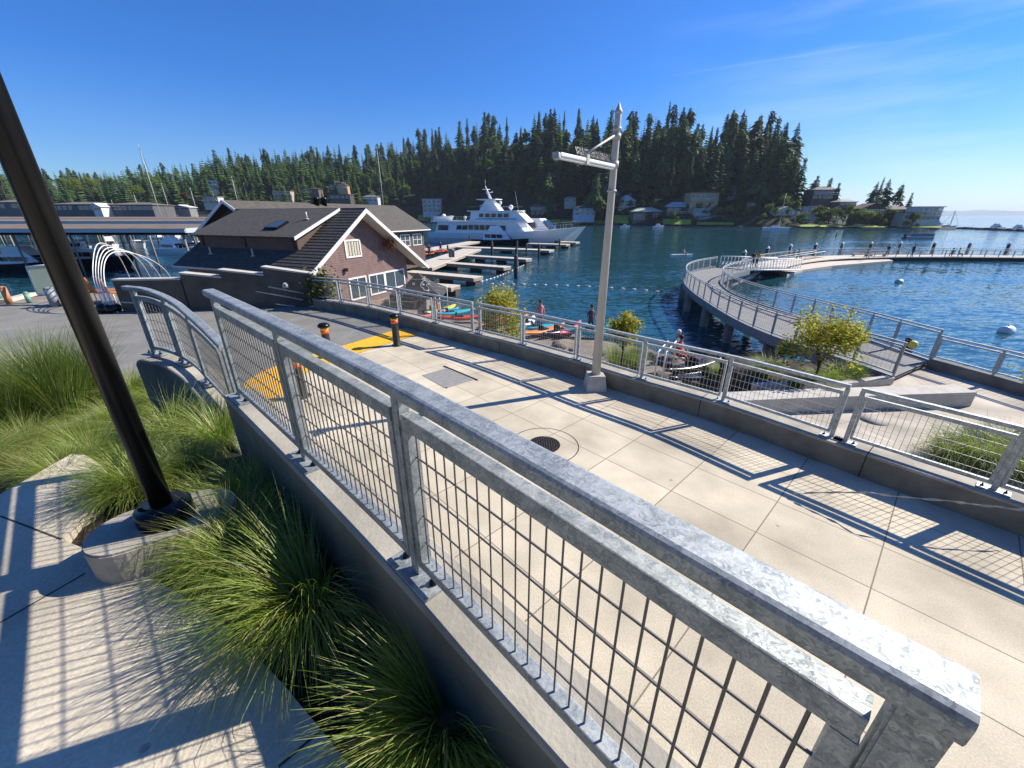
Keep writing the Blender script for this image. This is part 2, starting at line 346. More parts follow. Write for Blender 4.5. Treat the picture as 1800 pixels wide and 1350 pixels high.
# plaza path: outline between the two walls
FAR_TOP = [(8.6, -.8), (7.6, .7), (6.65, 2.1), (5.75, 3.3), (5.05, 4.12), (4.46, 4.85), (3.51, 6.05), (2.46, 7.07), (1.41, 8.17), (.27, 9.27), (-.97, 10.32), (-2.2, 11.37), (-3.5, 12.5), (-4.8, 13.55), (-6.1, 14.4), (-7.3, 15.0)]
FARW = [Vector((x, y, 0)) for x, y in FAR_TOP]
far_s = catmull(FARW, 5)
NEARW = [Vector((2.6, -1.85, 0)), Vector((1.22, -.44, 0)), Vector((.43, .35, 0)), Vector((-.35, 1.13, 0)), Vector((-1.13, 1.88, 0)), Vector((-1.99, 2.69, 0))]
plaza_pts = [(p.x, p.y) for p in far_s] + [(-7.6, 13.0), (-7.0, 9.2), (-6.6, 6.9), (-4.3, 4.6), (-3.3, 4.08), (-2.4, 3.3), (-1.9, 2.8), (-.2, 1.2), (1.3, -.3), (2.9, -1.9)]
band_out = [(-5.35, 6.0), (-5.5, 7.2), (-5.45, 8.6), (-4.4, 10.35), (-3.45, 11.95)]
band_in = [(-4.35, 6.1), (-4.45, 7.2), (-4.5, 8.4), (-3.62, 9.98), (-2.72, 11.3)]
bo = catmull([(*p, ZP) for p in band_out], 5); bi = catmull([(*p, ZP) for p in band_in], 5)
struct(poly_sheet('plaza_path', plaza_pts, PAVE, ZP), 'pale jointed concrete path between the two railings')
# road
road = [(-5.0, 5.3), (-5.4, 7.2), (-5.35, 8.6), (-4.3, 10.3), (-3.3, 12.1), (-4.6, 13.7), (-6.2, 14.7), (-8, 15.8), (-8, 17.5), (-15.5, 16.6), (-24, 15.9), (-60, 15.2), (-60, 3), (-30, 4), (-9, 5.6), (-6.5, 5.6)]
struct(poly_sheet('road', road, ASPH, ZP + .004), 'grey asphalt service road')
bt = MB()
for i in range(len(bo) - 1): bt.add([bo[i] + Vector((0, 0, .012)), bi[i] + Vector((0, 0, .012)), bi[i+1] + Vector((0, 0, .012)), bo[i+1] + Vector((0, 0, .012))], [(0, 1, 2, 3)])
for i in range(len(bo) - 1):
    for j in range(6):
        for q in (0, .5):
            p = bo[i].lerp(bi[i], (j + .5) / 6).lerp(bo[i + 1].lerp(bi[i + 1], (j + .5) / 6), q + .2)
            bt.lathe(p + Vector((0, 0, .012)), [(.02, 0), (.012, .006)], 6)
for f in bt.f[:1]: pass
tag(bt.build('tactile_paving', YEL), 'yellow tactile warning strip where the path meets the asphalt', 'tactile paving')
# parking lines on the road
bl = MB()
for a, c in (((0, 541), (160, 528)), ((0, 532), (120, 526)), ((110, 528), (200, 541)), ((130, 545), (205, 551))):
    p, q = pz(*a, ZP + .009), pz(*c, ZP + .009); bl.sweep([p, q], .07, .001)
struct(bl.build('road_markings', mat('worn_road_paint', (.42, .41, .39), .9, noise=(6, .3, 6))))

# left pavement (where the photographer stands)
ZS = -1.66
sw = [(1.2, -1.35), (0.15, -.1)] + [tuple(pz(u, v, ZS)[:2]) for u, v in ((620, 1350), (500, 1205), (385, 1085), (262, 1012), (150, 965), (108, 948), (128, 930), (175, 880), (192, 826), (150, 800), (125, 798), (0, 869), (-300, 1000))] + [(-7, -1.5), (-4, -4), (1.2, -4)]
b = MB(); b.prism([tuple(p) for p in sw], ZS - .16, ZS); struct(b.build('pavement', WALKC), 'pale concrete pavement in the foreground')
# crack lines across the pavement (control joints)
bl = MB()
for a, c in (((0, 907), (108, 948)), ((0, 1095), (150, 1008)), ((490, 1348), (590, 1262))):
    p, q = pz(*a, ZS), pz(*c, ZS); bl.sweep([p, q], .008, .0015, .001)
struct(bl.build('pavement_joints', mat('joint_dirt', (.05, .045, .04), 1)))

# sloping planting bed down to the road
def soil_z(x, y):
    k = min(1, max(0, (math.hypot(x * .62, y) - 2.4) / 4.6)); k = k * k * (3 - 2 * k)
    return -1.72 - 1.5 * k
b = MB(); nx, ny = 60, 44; gx = [-14 + 15.2 * i / nx for i in range(nx + 1)]; gy = [-.6 + 7.6 * j / ny for j in range(ny + 1)]
def inside(x, y):
    # keep the bed on the near side of the walls
    if y > 5.75 + .10 * (x + 6.5): return False
    if x > -2.1: return (x + y) < .77 - .02
    return y < (2.7 + (-2.1 - x) * .86 if x > -3.6 else 4.35)  or x < -4.6
vs = []; idx = {}; fs = []
for j in range(ny + 1):
    for i in range(nx + 1):
        x, y = gx[i], gy[j]; vs.append((x, y, soil_z(x, y) + random.uniform(-.02, .02)))
for j in range(ny):
    for i in range(nx):
        if inside(gx[i], gy[j]) and inside(gx[i + 1], gy[j + 1]) or inside(gx[i], gy[j]): fs.append((j * (nx + 1) + i, j * (nx + 1) + i + 1, (j + 1) * (nx + 1) + i + 1, (j + 1) * (nx + 1) + i))
b.add(vs, fs, True); struct(b.build('planting_bed', SOIL), 'dark mulch soil')

# unseen dark slope added behind the viewpoint to darken rail sides and skylight
b = MB(); vs = []; fs = []; m_ = 40
for k in range(m_ + 1):
    a = R(172) + R(150) * k / m_
    for rr, z in ((9, -1.7), (12, 1.5), (16, 6), (22, 10), (40, 13)): rj = rr + 1.2 * math.sin(k * 1.7); vs.append((rj * math.cos(a), rj * math.sin(a) - 3, z + .6 * math.sin(k * 2.3)))
for k in range(m_):
    for j in range(4): fs.append((k * 5 + j, k * 5 + 5 + j, k * 5 + 6 + j, k * 5 + 1 + j))
b.add(vs, fs, True); struct(b.build('unseen_added_slope', mat('dark_slope_fill', (.03, .045, .018), 1, noise=(1.2, .6, 8), bump=(6, 1))), 'unseen dark slope added behind the viewpoint')

# shore: slope and beach below the far wall
def far_d(x, y):
    best = 1e9; sg = 1
    for i in range(len(FARW) - 1):
        a, c = FARW[i], FARW[i + 1]; e = c - a; p = Vector((x, y, 0)) - a; t = max(0, min(1, p.dot(e) / e.dot(e))); q = p - e * t
        if q.length < best: best = q.length; sg = 1 if e.cross(p).z < 0 else -1
    return best * sg
GRAVEL = mat('shore_gravel', (.20, .175, .14), 1, noise=(1.5, .35, 10), bump=(20, 1))
prof = [(-3, -4.2), (0, -4.0), (1.2, -4.3), (4, -5.6), (7, -6.15), (12.5, -6.47), (16, -7.0), (24, -9)]
def shore_z(x, y):
    d_ = far_d(x, y)
    if x < -7: d_ += max(0, (-7 - x)) * .2
    z = prof[-1][1]
    for (a, za), (c, zc) in zip(prof, prof[1:]):
        if d_ <= c: z = za + (zc - za) * max(0, (d_ - a)) / (c - a); break
    return z
b = MB(); vs = []; fs = []; nx, ny = 66, 62
for j in range(ny + 1):
    for i in range(nx + 1):
        x, y = -16 + 34 * i / nx, 2 + 34 * j / ny; vs.append((x, y, shore_z(x, y) + random.uniform(-.03, .03)))
for j in range(ny):
    for i in range(nx):
        x, y = vs[j * (nx + 1) + i][:2]
        if far_d(x, y) > -.35: fs.append((j * (nx + 1) + i, j * (nx + 1) + i + 1, (j + 1) * (nx + 1) + i + 1, (j + 1) * (nx + 1) + i))
b.add(vs, fs, True); struct(b.build('shore_ground', GRAVEL), 'gravel beach below the path')

# lower terrace and pier root
ZT = -4.7
plat = [(3.0, 7.7), (3.1, 9.6), (6.35, 10.1), (10.2, 11.0), (11.35, 11.05), (11.45, 12.6), (14.0, 12.6), (14.5, 11.2), (14.6, 10.2), (16, 7.2), (18.7, 2.9), (22.2, -2.1), (22, -3), (9.2, -3), (7.2, 1.9), (5.0, 4.8)]
b = MB(); b.prism(plat, -7.5, ZT); struct(b.build('terrace', PLAT), 'pale concrete terrace beyond the far railing')

# quay under the boathouse, boardwalk
b = MB(); b.prism([(-7.6, 15.2), (-6.2, 19), (-5.8, 23), (-5.9, 28), (-6.4, 32.5), (-9.4, 39), (-14.5, 50), (-26, 44), (-40, 17.5), (-9, 17.6)], -7.5, -5.35)
struct(b.build('quay_deck', WOOD), 'brown timber deck around the boathouse')
# quay edge under the road
b = MB(); b.prism([(-7.9, 15.9), (-8.1, 17.5), (-15.5, 16.6), (-24, 15.9), (-60, 15.2), (-60, 14.4), (-24, 15), (-12, 15.4)], -7.5, ZP - .002)
struct(b.build('quay_wall', CONCD), 'concrete quay edge')

# ================================================================== WALLS
def wall_thing(name, label, pts, w_, z0s, z1s, m, cat='wall', cap=None):
    """pts plan path, height from z0s to z1s per point"""
    b = MB(); vs = []; fs = []; P = [Vector((p[0], p[1], 0)) for p in pts]; n = len(P)
    for i, p in enumerate(P):
        t = (P[min(i + 1, n - 1)] - P[max(i - 1, 0)]).normalized(); nr = Vector((t.y, -t.x, 0)) * w_ / 2
        c_ = Vector((0, 0, .02)); e = nr * (1 - .03 / w_ * 2 * .6)
        for q, z in ((p - nr, z0s[i]), (p + nr, z0s[i]), (p + nr, z1s[i] - .015), (p + e, z1s[i]), (p - e, z1s[i]), (p - nr, z1s[i] - .015)): vs.append((q.x, q.y, z))
    for i in range(n - 1):
        for k in range(6): fs.append((i * 6 + k, (i + 1) * 6 + k, (i + 1) * 6 + (k + 1) % 6, i * 6 + (k + 1) % 6))
    fs.append(tuple(range(6))); fs.append(tuple((n - 1) * 6 + k for k in range(5, -1, -1)))
    b.add(vs, fs); o = tag(b.build(name, m), label, cat)
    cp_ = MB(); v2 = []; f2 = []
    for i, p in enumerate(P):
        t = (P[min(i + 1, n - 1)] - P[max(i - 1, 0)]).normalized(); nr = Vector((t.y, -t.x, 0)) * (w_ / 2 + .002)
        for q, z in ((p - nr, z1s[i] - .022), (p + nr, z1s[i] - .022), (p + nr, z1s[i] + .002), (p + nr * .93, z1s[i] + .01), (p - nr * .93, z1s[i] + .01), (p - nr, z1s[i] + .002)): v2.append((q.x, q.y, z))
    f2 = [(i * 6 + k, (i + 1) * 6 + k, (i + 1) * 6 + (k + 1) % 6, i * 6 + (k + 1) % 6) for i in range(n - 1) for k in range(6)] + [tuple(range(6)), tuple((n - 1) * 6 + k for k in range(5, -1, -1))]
    cp_.add(v2, f2); c_ = cp_.build('pale_top_cap', CONC); c_.parent = o  # thin lighter layer: sunlit tone of the wall top put into the colour
    return o
ZC = -2.85
wl = far_s
far_wall = wall_thing('kerb_wall', 'long low concrete kerb wall under the far railing', [(p.x, p.y) for p in wl], .30, [-6.2] * len(wl), [ZC - .011] * len(wl), [SHADEC])
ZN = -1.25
wall_thing('retaining_wall', 'tall concrete retaining wall carrying the near railing', [(p.x + .022, p.y + .022) for p in NEARW[:-1]] + [(-2.10, 2.83)], .21, [-3.4] * 6, [ZN - .011] * 6, [SHADEC])
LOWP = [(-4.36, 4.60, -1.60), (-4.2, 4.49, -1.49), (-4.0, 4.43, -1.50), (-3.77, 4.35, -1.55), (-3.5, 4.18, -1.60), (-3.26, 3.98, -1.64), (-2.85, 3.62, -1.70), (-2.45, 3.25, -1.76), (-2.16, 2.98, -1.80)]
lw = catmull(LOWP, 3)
wall_thing('curved_kerb_wall', 'short curved concrete wall that steps down at the left', [(p.x, p.y) for p in lw], .32, [-3.4] * len(lw), [p.z - .041 for p in lw], [SHADEC])
# kerb joints of the far wall
bj = MB()
for i in range(7, len(far_s) - 4, 8):
    p = far_s[i]; t = (far_s[i + 1] - far_s[i - 1]).normalized(); ang = math.atan2(t.y, t.x)
    bj.box((p.x, p.y, (ZC + ZP) / 2), (.012, .304, ZC - ZP + .004), ang)
jo = bj.build('joint', mat('dark_joint', (.03, .03, .03), 1)); jo.parent = far_wall

# stepped dark wall by the boathouse
t_ = thing('stepped_wall', 'dark stepped concrete wall with pale groove lines in front of the boathouse', 'wall', (-11, 14.8, ZP))
def wp(u, v, Y): return py(u, v, Y)
segs = [((197, 494), (316, 492), 14.3, 14.5), ((316, 482), (388, 489), 14.5, 14.75), ((384, 476), (463, 485), 14.75, 15.0), ((460, 471), (551, 484), 15.0, 15.35)]
b = MB(); bc = MB()
for (u0, v0), (u1, v1), Y0, Y1 in segs:
    a, c = py(u0, v0, Y0), py(u1, v1, Y1)
    b.add([(a.x, a.y, -4), (c.x, c.y, -4), (c.x, c.y, c.z), (a.x, a.y, a.z), (a.x, a.y + .3, -4), (c.x, c.y + .3, -4), (c.x, c.y + .3, c.z), (a.x, a.y + .3, a.z)],
          [(0, 1, 2, 3), (5, 4, 7, 6), (3, 2, 6, 7), (1, 5, 6, 2), (4, 0, 3, 7), (0, 4, 5, 1)])
    bc.add([(a.x - .02, a.y - .03, a.z + .002), (c.x + .02, c.y - .03, c.z + .002), (c.x + .02, c.y + .33, c.z + .002), (a.x - .02, a.y + .33, a.z + .002),
            (a.x - .02, a.y - .03, a.z + .06), (c.x + .02, c.y - .03, c.z + .06), (c.x + .02, c.y + .33, c.z + .06), (a.x - .02, a.y + .33, a.z + .06)],
           [(3, 2, 1, 0), (4, 5, 6, 7), (0, 1, 5, 4), (1, 2, 6, 5), (2, 3, 7, 6), (3, 0, 4, 7)])
b.build('wall_body', mat('dark_stained_concrete', (.085, .078, .066), .9, noise=(1.5, .3, 8)), t_); bc.build('pale_top_cap', CONCW, t_)
for (a, c) in (((427, 508), (533, 527)), ((472, 504), (540, 517)), ((345, 525), (385, 532)), ((455, 530), (518, 539)), ((214, 531), (243, 533))):
    def onw(u, v):
        Y = 14.25 + max(0, (u - 197) / 354) * 1.05; return py(u, v, Y - .04)
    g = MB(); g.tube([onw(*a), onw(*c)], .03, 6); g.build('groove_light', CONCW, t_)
g = MB(); g.lathe(py(503, 506, 15.1), [(.12, 0), (.12, .12), (.06, .2)], 10); g.build('wall_lamp', CONCW, t_)

# low seat wall on the terrace and planter kerb
def boxwall(name, label, pts, w_, z0, z1, m=CONCW):
    b = MB(); b.sweep([(x, y, z0) for x, y in pts], w_, z1 - z0, 0, .015); return tag(b.build(name, m), label, 'wall')
boxwall('seat_wall', 'long low concrete seat wall on the terrace', [(3.9, 9.2), (7.4, 9.55), (12.2, 9.9)], .55, ZT, ZT + .42)
boxwall('planter_kerb', 'thin concrete planter kerb at the foot of the pier railing', [(7.0, 10.7), (9.4, 10.75), (11.45, 11.25)], .22, ZT, ZT + .22)
# pedestal and raised kerb under the inner terrace railing
TERR_IN = [(22, -2), (18.5, 3), (15.8, 7.3), (14.6, 9.9), (14.3, 11.3), (13.95, 12.6)]
boxwall('terrace_kerb', 'concrete kerb under the outer terrace railing by the open water', [(x, y) for x, y in TERR_IN], .3, -6, ZT + .32, CONCD)

# ================================================================== RAILINGS
def rail_section(name, label, posts, path=None, h=.745, frame=True, mesh=(.048, .1), gal=GALV, wire=WIRE, wr=.003, base=True, hw=.075, hh=.045, ends=(.12, .12), panels=None, group=None, toph=None, nside=4, pw=.05):
    """posts: list of Vector on top of the kerb. Handrail follows `path` (defaults to a smooth curve through the posts)."""
    P = [Vector(p) for p in posts]; root = thing(name, label, 'railing', P[0], 0, group)
    path = path or catmull(P, 6)
    path = [Vector(p) for p in path]
    d0 = (path[0] - path[1]).normalized(); d1 = (path[-1] - path[-2]).normalized()
    hp = [path[0] + d0 * ends[0]] + path[1:-1] + [path[-1] + d1 * ends[1]] if len(path) > 2 else [path[0] + d0 * ends[0], path[1] + d1 * ends[1]]
    b = MB(); b.sweep(hp, hw, hh, h, .011); b.build('handrail', gal, root)
    def nearest(p):
        return min(range(len(path)), key=lambda i: (path[i] - p).length)
    for i, p in enumerate(P):
        pw_ = .05 if (name, i, len(P)) == ('guard_railing', 3, 4) and base and p.x > 0 and p.y < 1 else pw
        k = nearest(p); t = path[min(k + 1, len(path) - 1)] - path[max(k - 1, 0)]; ang = math.atan2(t.y, t.x)
        b = MB(); b.box(p + Vector((0, 0, h / 2 + .004)), (pw_, .042, h - .008), ang, .004); po = b.build('post', gal, root)
        if base:
            b = MB(); b.box(p + Vector((0, 0, .007)), (.26, .13, .012), ang); bp_ = b.build('base_plate', gal, root)
            for sx in (-.09, .09):
                q = p + Vector((math.cos(ang) * sx, math.sin(ang) * sx, .013)); b = MB(); b.lathe(q, [(.016, 0), (.016, .012), (.007, .013), (.007, .035)], 8); b.build('bolt', BLACKP, bp_).location
    for i in range(len(P) - 1):
        if panels is not None and i not in panels: continue
        k0, k1 = nearest(P[i]), nearest(P[i + 1])
        sub = path[k0:k1 + 1] if k1 > k0 else [P[i], P[i + 1]]
        if len(sub) < 2: sub = [P[i], P[i + 1]]
        L = [0]
        for a, c in zip(sub, sub[1:]): L.append(L[-1] + (c - a).length)
        tot = L[-1]
        def at(s_):
            s_ = min(max(s_, 0), tot)
            for j in range(len(L) - 1):
                if s_ <= L[j + 1] + 1e-9: return sub[j].lerp(sub[j + 1], (s_ - L[j]) / max(1e-9, L[j + 1] - L[j]))
            return sub[-1]
        m0 = .034; s0, s1 = m0, tot - m0
        ft = h - .055 - .05; fb = .07
        inner = [at(s0)] + [sub[j] for j in range(len(sub)) if s0 < L[j] < s1] + [at(s1)]
        b = MB(); b.sweep(inner, .042, .05, ft, .004); b.sweep(inner, .042, .04, fb, .004)
        for s_ in (s0 + .012, s1 - .012):
            q = at(s_); t = at(min(s_ + .02, tot)) - at(max(s_ - .02, 0)); b.box(q + Vector((0, 0, (ft + fb + .04) / 2)), (.03, .040, ft - fb - .041), math.atan2(t.y, t.x))
        b.build('panel_frame', gal, root)
        b = MB(); nv = max(2, round((s1 - s0) / mesh[0])); nh = max(2, round((ft - fb - .04) / mesh[1])); zb, zt = fb + .04, ft
        t = at(tot * .5 + .01) - at(tot * .5 - .01); t.z = 0; t.normalize(); sd_ = Vector((t.y, -t.x, 0)) * wr * 1.0
        for k in range(1, nv):
            q = at(s0 + (s1 - s0) * k / nv) + sd_; b.tube([q + Vector((0, 0, zb - .01)), q + Vector((0, 0, zt + .01))], wr, nside, False)
        for k in range(1, nh):
            z = zb + (zt - zb) * (k - .35) / (nh - .5); b.tube([q - sd_ + Vector((0, 0, z)) for q in inner], wr, nside, False)
        b.build('mesh_panel', wire, root)
    return root
V = Vector
near_posts = [V((-1.99, 2.69, ZN)), V((-1.13, 1.88, ZN)), V((-.35, 1.13, ZN)), V((.468, .277, ZN))]
npath = catmull(near_posts, 8); 
rail_section('guard_railing', 'big galvanised mesh railing crossing the foreground on the retaining wall', near_posts, npath, ends=(.10, .026), pw=.042, wr=.0031)
low_posts = [V((-4.2, 4.49, -1.51)), V((-3.77, 4.35, -1.57)), V((-3.26, 3.98, -1.66)), V((-2.52, 3.35, -1.77))]
rail_section('guard_railing', 'short curved galvanised railing left of the big near railing', low_posts, [p + V((0, 0, -.02)) for p in catmull(LOWP[1:8], 6)], ends=(.10, .06))
# far railing, on the kerb wall, in three lengths
def on_far(pts): return [V((x, y, ZC)) for x, y in pts]
def far_between(a, c):
    ia = min(range(len(far_s)), key=lambda i: (far_s[i].xy - a.xy).length); ic = min(range(len(far_s)), key=lambda i: (far_s[i].xy - c.xy).length)
    if ia > ic: ia, ic = ic, ia
    return [V((p.x, p.y, ZC)) for p in far_s[ia:ic + 1]]
def fs_at(px):  # point of the kerb line at pixel column px (kerb top)
    best = min(((abs(900 + F * p.x / (p.y * C_ - ZC * S_) - px), p) for p in catmull(FARW, 60)), key=lambda q: q[0])[1]
    return V((best.x, best.y, ZC))
FS = catmull(FARW, 60)
def far_path(pa, pc):
    ia = min(range(len(FS)), key=lambda i: (FS[i].xy - pa.xy).length); ic = min(range(len(FS)), key=lambda i: (FS[i].xy - pc.xy).length)
    if ia > ic: ia, ic = ic, ia
    idx_ = list(range(ia, ic + 1, 12)); 
    if idx_[-1] != ic: idx_.append(ic)
    return [V((FS[i].x, FS[i].y, ZC)) for i in idx_]
cols = [[553, 601, 650, 706, 767, 832], [843, 920, 1015, 1128, 1270, 1461], [1484, 1746]]
secs = []
for ci, cl in enumerate(cols):
    ps = [fs_at(c_) for c_ in cl]
    if ci == 2:
        ps = ps + [V((6.75, 1.95, ZC)), V((7.75, .5, ZC))]
    secs.append(ps)
lab = ['left length of the far railing beside the boathouse', 'middle length of the far railing with the white lamp pole before it', 'right length of the far railing, nearest its double post']
for ps, l_ in zip(secs, lab):
    ps = ps[::-1]
    rail_section('guard_railing', l_, ps, far_path(ps[0], ps[-1]) if l_[0] != 'r' else None, h=.75, gal=GALV2, wire=WIREF, wr=.0032, mesh=(.062, .1), hw=.07, hh=.05, ends=(.02, .02), nside=3)

# ================================================================== CURVED PIER
OUT = [pz(*q) for q in [(1575,659,-4.38),(1508,635,-4.45),(1386,594,-4.70),(1350,582,-4.75),(1314,568,-4.8),(1293,556,-4.8),(1273,546,-4.8),(1255,535,-4.8),(1242,527,-4.85),(1231,521,-4.85),(1221,513,-4.85),(1212,506,-4.85),(1205,494,-4.9),(1212,480,-4.9),(1233,473,-4.9),(1262,470,-4.9)]]
OUT = [V((11.45, 11.2, -4.38)), V((11.4, 12.7, -4.45)), V((11.35, 16, -4.7)), V((11.35, 19, -4.8)), V((11.6, 22, -4.82)), V((12.1, 25.2, -4.85)), V((12.75, 28.7, -4.88)), V((13.9, 33, -4.9)), V((15.9, 37.4, -4.9)), V((18.5, 40.8, -4.9)), V((21.2, 43.2, -4.9))]
INN = [V((13.95, 12.65, -4.38)), V((13.95, 14.3, -4.40)), V((14.35, 16.2, -4.52)), V((14.75, 18.0, -4.66)), V((15.0, 19.6, -4.75)), V((15.0, 21.5, -4.8)), V((14.9, 24.3, -4.82)), V((15.2, 27.6, -4.86)), V((15.9, 30.4, -4.9)), V((17.1, 33.6, -4.9)), V((19.2, 36.7, -4.9)), V((21.6, 39.2, -4.9)), V((23.4, 40.7, -4.9))]
oc, ic_ = catmull(OUT, 8), catmull(INN, 7)
def resample(P, n):
    L = [0]
    for a, c in zip(P, P[1:]): L.append(L[-1] + (c - a).length)
    out = []
    for k in range(n):
        s_ = L[-1] * k / (n - 1); j = 0
        while j < len(L) - 2 and L[j + 1] < s_: j += 1
        out.append(P[j].lerp(P[j + 1], (s_ - L[j]) / max(1e-9, L[j + 1] - L[j])))
    return out
n = 60; ro, ri = resample(oc, n), resample(ic_, n)
pier = thing('curved_pier', 'grey curving walkway pier that sweeps out over the water', 'pier', (12, 12, ZW))
DECKM = mat('pier_deck_panels', (.20, .20, .195), .85, noise=(1.5, .15, 6))
b = MB(); vs = []; fs = []
for a, c in zip(ro, ri):
    for q in (a, c): vs.append((q.x, q.y, q.z - .12))
    for q in (c, a): vs.append((q.x, q.y, q.z - .20))
for i in range(n - 1):
    for k in range(4): fs.append((i * 4 + k, i * 4 + (k + 1) % 4, (i + 1) * 4 + (k + 1) % 4, (i + 1) * 4 + k))
b.add(vs, fs); b.build('deck', DECKM, pier)
FASC = mat('pier_fascia_steel', (.22, .24, .26), .55, .3, noise=(3, .15, 6))
b = MB(); b.sweep([p + V((0, 0, -.5)) for p in ro], .1, .44, 0, .01); b.build('fascia', FASC, pier)
b = MB(); b.sweep([p + V((0, 0, -.5)) for p in ri], .1, .44, 0, .01); b.build('fascia', FASC, pier)
CPILE = mat('concrete_pile', (.22, .20, .17), .85, noise=(2, .25, 6))
for fr, cap_ in ((.17, 1), (.30, 0), (.40, 0), (.53, 0), (.68, 0), (.86, 0)):
    k = int(fr * (n - 1)); m_ = ro[k].lerp(ri[k], .5); t = (ro[k + 1] - ro[k - 1]).normalized(); nr = V((t.y, -t.x, 0))
    if cap_: b = MB(); b.sweep([m_ - nr * 1.75 + V((0, 0, -.66)), m_ + nr * 1.75 + V((0, 0, -.66))], .5, .16, 0, .02); b.build('pile_cap', CPILE, pier)
    for sx in (-1.35, 1.35):
        q = m_ + nr * sx; b = MB(); b.tube([V((q.x, q.y, -9)), V((q.x, q.y, q.z - (.66 if cap_ else .4)))], .24, 16); b.build('pile', CPILE, pier)
def prail(name, label, pts, step=1.45, h=1.0, seg=None, z=0, group=None):
    Lp = sum((c - a).length for a, c in zip(pts, pts[1:])); k = max(2, round(Lp / step) + 1)
    posts = [p + V((0, 0, z)) for p in resample(pts, k)]; path = [p + V((0, 0, z)) for p in resample(pts, (k - 1) * 3 + 1)]
    return rail_section(name, label, posts, path, h=h, gal=GALV2, wire=WIREF, wr=.0035, mesh=(.15, .15), base=False, ends=(.03, .03), nside=3, hw=.06, hh=.045, group=group)
prail('pier_railing', 'outer railing along the water side of the curved pier', ro[:], z=-.06)
prail('pier_railing', 'inner railing along the swimming side of the curved pier', ri[:], z=-.06)
TK = [V((x, y, ZT + .32)) for x, y in TERR_IN]
prail('terrace_railing', 'railing on the concrete kerb beside open water at the right edge', TK[::-1], 1.55, .75)

# gangway down to the floating walkway
ZF = -5.95
g0, g1 = (ro[-1] + ri[-1]) / 2, V((33.5, 50.5, ZF + .1))
gw = thing('gangway', 'white sloping gangway between the curved pier and the floating walkway', 'gangway', g0)
dr = (g1 - g0); dn = V((dr.y, -dr.x, 0)).normalized()
b = MB(); b.sweep([g0 + V((0, 0, -.2)), g1 + V((0, 0, -.2))], 2.6, .16); b.build('deck', DECKM, gw)
for sg in (-1, 1):
    o_ = dn * 1.35 * sg; b = MB(); b.tube([g0 + o_ + V((0, 0, 1.05)), g1 + o_ + V((0, 0, 1.05))], .05, 6); b.tube([g0 + o_ + V((0, 0, -.1)), g1 + o_ + V((0, 0, -.1))], .07, 6)
    for k in range(19):
        q = g0.lerp(g1, k / 18) + o_; b.tube([q + V((0, 0, -.1)), q + V((0, 0, 1.05))], .03, 4)
        if k < 18: q2 = g0.lerp(g1, (k + 1) / 18) + o_; b.tube([q + V((0, 0, -.1)), q2 + V((0, 0, .5))], .018, 4)
    b.tube([g0 + o_ + V((0, 0, .5)), g1 + o_ + V((0, 0, .5))], .02, 4)
    b.build('side_truss', WHITEM, gw)

# floating walkway running to the right
FN = [pz(u, v, ZF) for u, v in ((1333, 465), (1400, 457.5), (1480, 452.5), (1560, 451.5), (1640, 452.8), (1720, 454.5), (1800, 456))]
fn_ = [V((31.2, 48.6, ZF)), V((38, 55.5, ZF)), V((47, 61.5, ZF)), V((57, 64.5, ZF)), V((67, 65, ZF)), V((78, 64, ZF)), V((90, 61, ZF))]
fcat = catmull(fn_, 6)
fl = thing('floating_walkway', 'long floating concrete walkway curving across the bay', 'floating dock', fn_[0])
b = MB(); b.sweep([p + V((0, 0, -.12)) for p in fcat], 4.2, .12, 0, .01, off=-2.1); b.build('deck', WOODP, fl)
b = MB(); b.sweep([V((p.x, p.y, ZW - .3)) for p in fcat], 3.9, .72, 0, .0, off=-2.1); b.build('float', mat('dark_float', (.04, .04, .04), .8), fl)
farl = []
for i, p in enumerate(fcat):
    t = (fcat[min(i + 1, len(fcat) - 1)] - fcat[max(i - 1, 0)]).normalized(); farl.append(p + V((-t.y, t.x, 0)) * 4.0)
nr_ = prail('walkway_railing', 'far railing of the floating walkway in front of the white capped piles', farl, 1.9, 1.0)
half = len(fcat) // 2 - 2
nearl = [p + V((0, 0, 0)) + V((.05, .1, 0)) for p in fcat[half:]]
prail('walkway_railing', 'near railing on the right half of the floating walkway', nearl, 1.9, 1.0)
# low boat float in front
b = MB(); b.prism([tuple(pz(u, v, -6.25)[:2]) for u, v in ((1333, 471), (1384, 482), (1412, 474), (1463, 467), (1570, 458), (1560, 455), (1470, 459), (1400, 463))], -6.6, -6.25)
tag(b.build('boat_float', WOODP), 'low pale boat float alongside the floating walkway', 'float')
g = thing('float_ramp', 'small white handrails of the ramp down to the boat float', 'ramp', pz(1400, 466, -5.9))
a0, a1 = pz(1345, 468, -6.1), pz(1440, 452, ZF)
b = MB(); b.sweep([a0, a1], 1.0, .06); b.build('deck', WOOD, g)
for o_ in (.6, -.6):
    b = MB(); dd = V((a1.y - a0.y, a0.x - a1.x, 0)).normalized() * o_; b.tube([a0 + dd + V((0, 0, .9)), a1 + dd + V((0, 0, .9))], .035, 5)
    for k in range(6): q = a0.lerp(a1, k / 5) + dd; b.tube([q, q + V((0, 0, .9))], .03, 4)
    b.build('handrail', WHITEM, g)
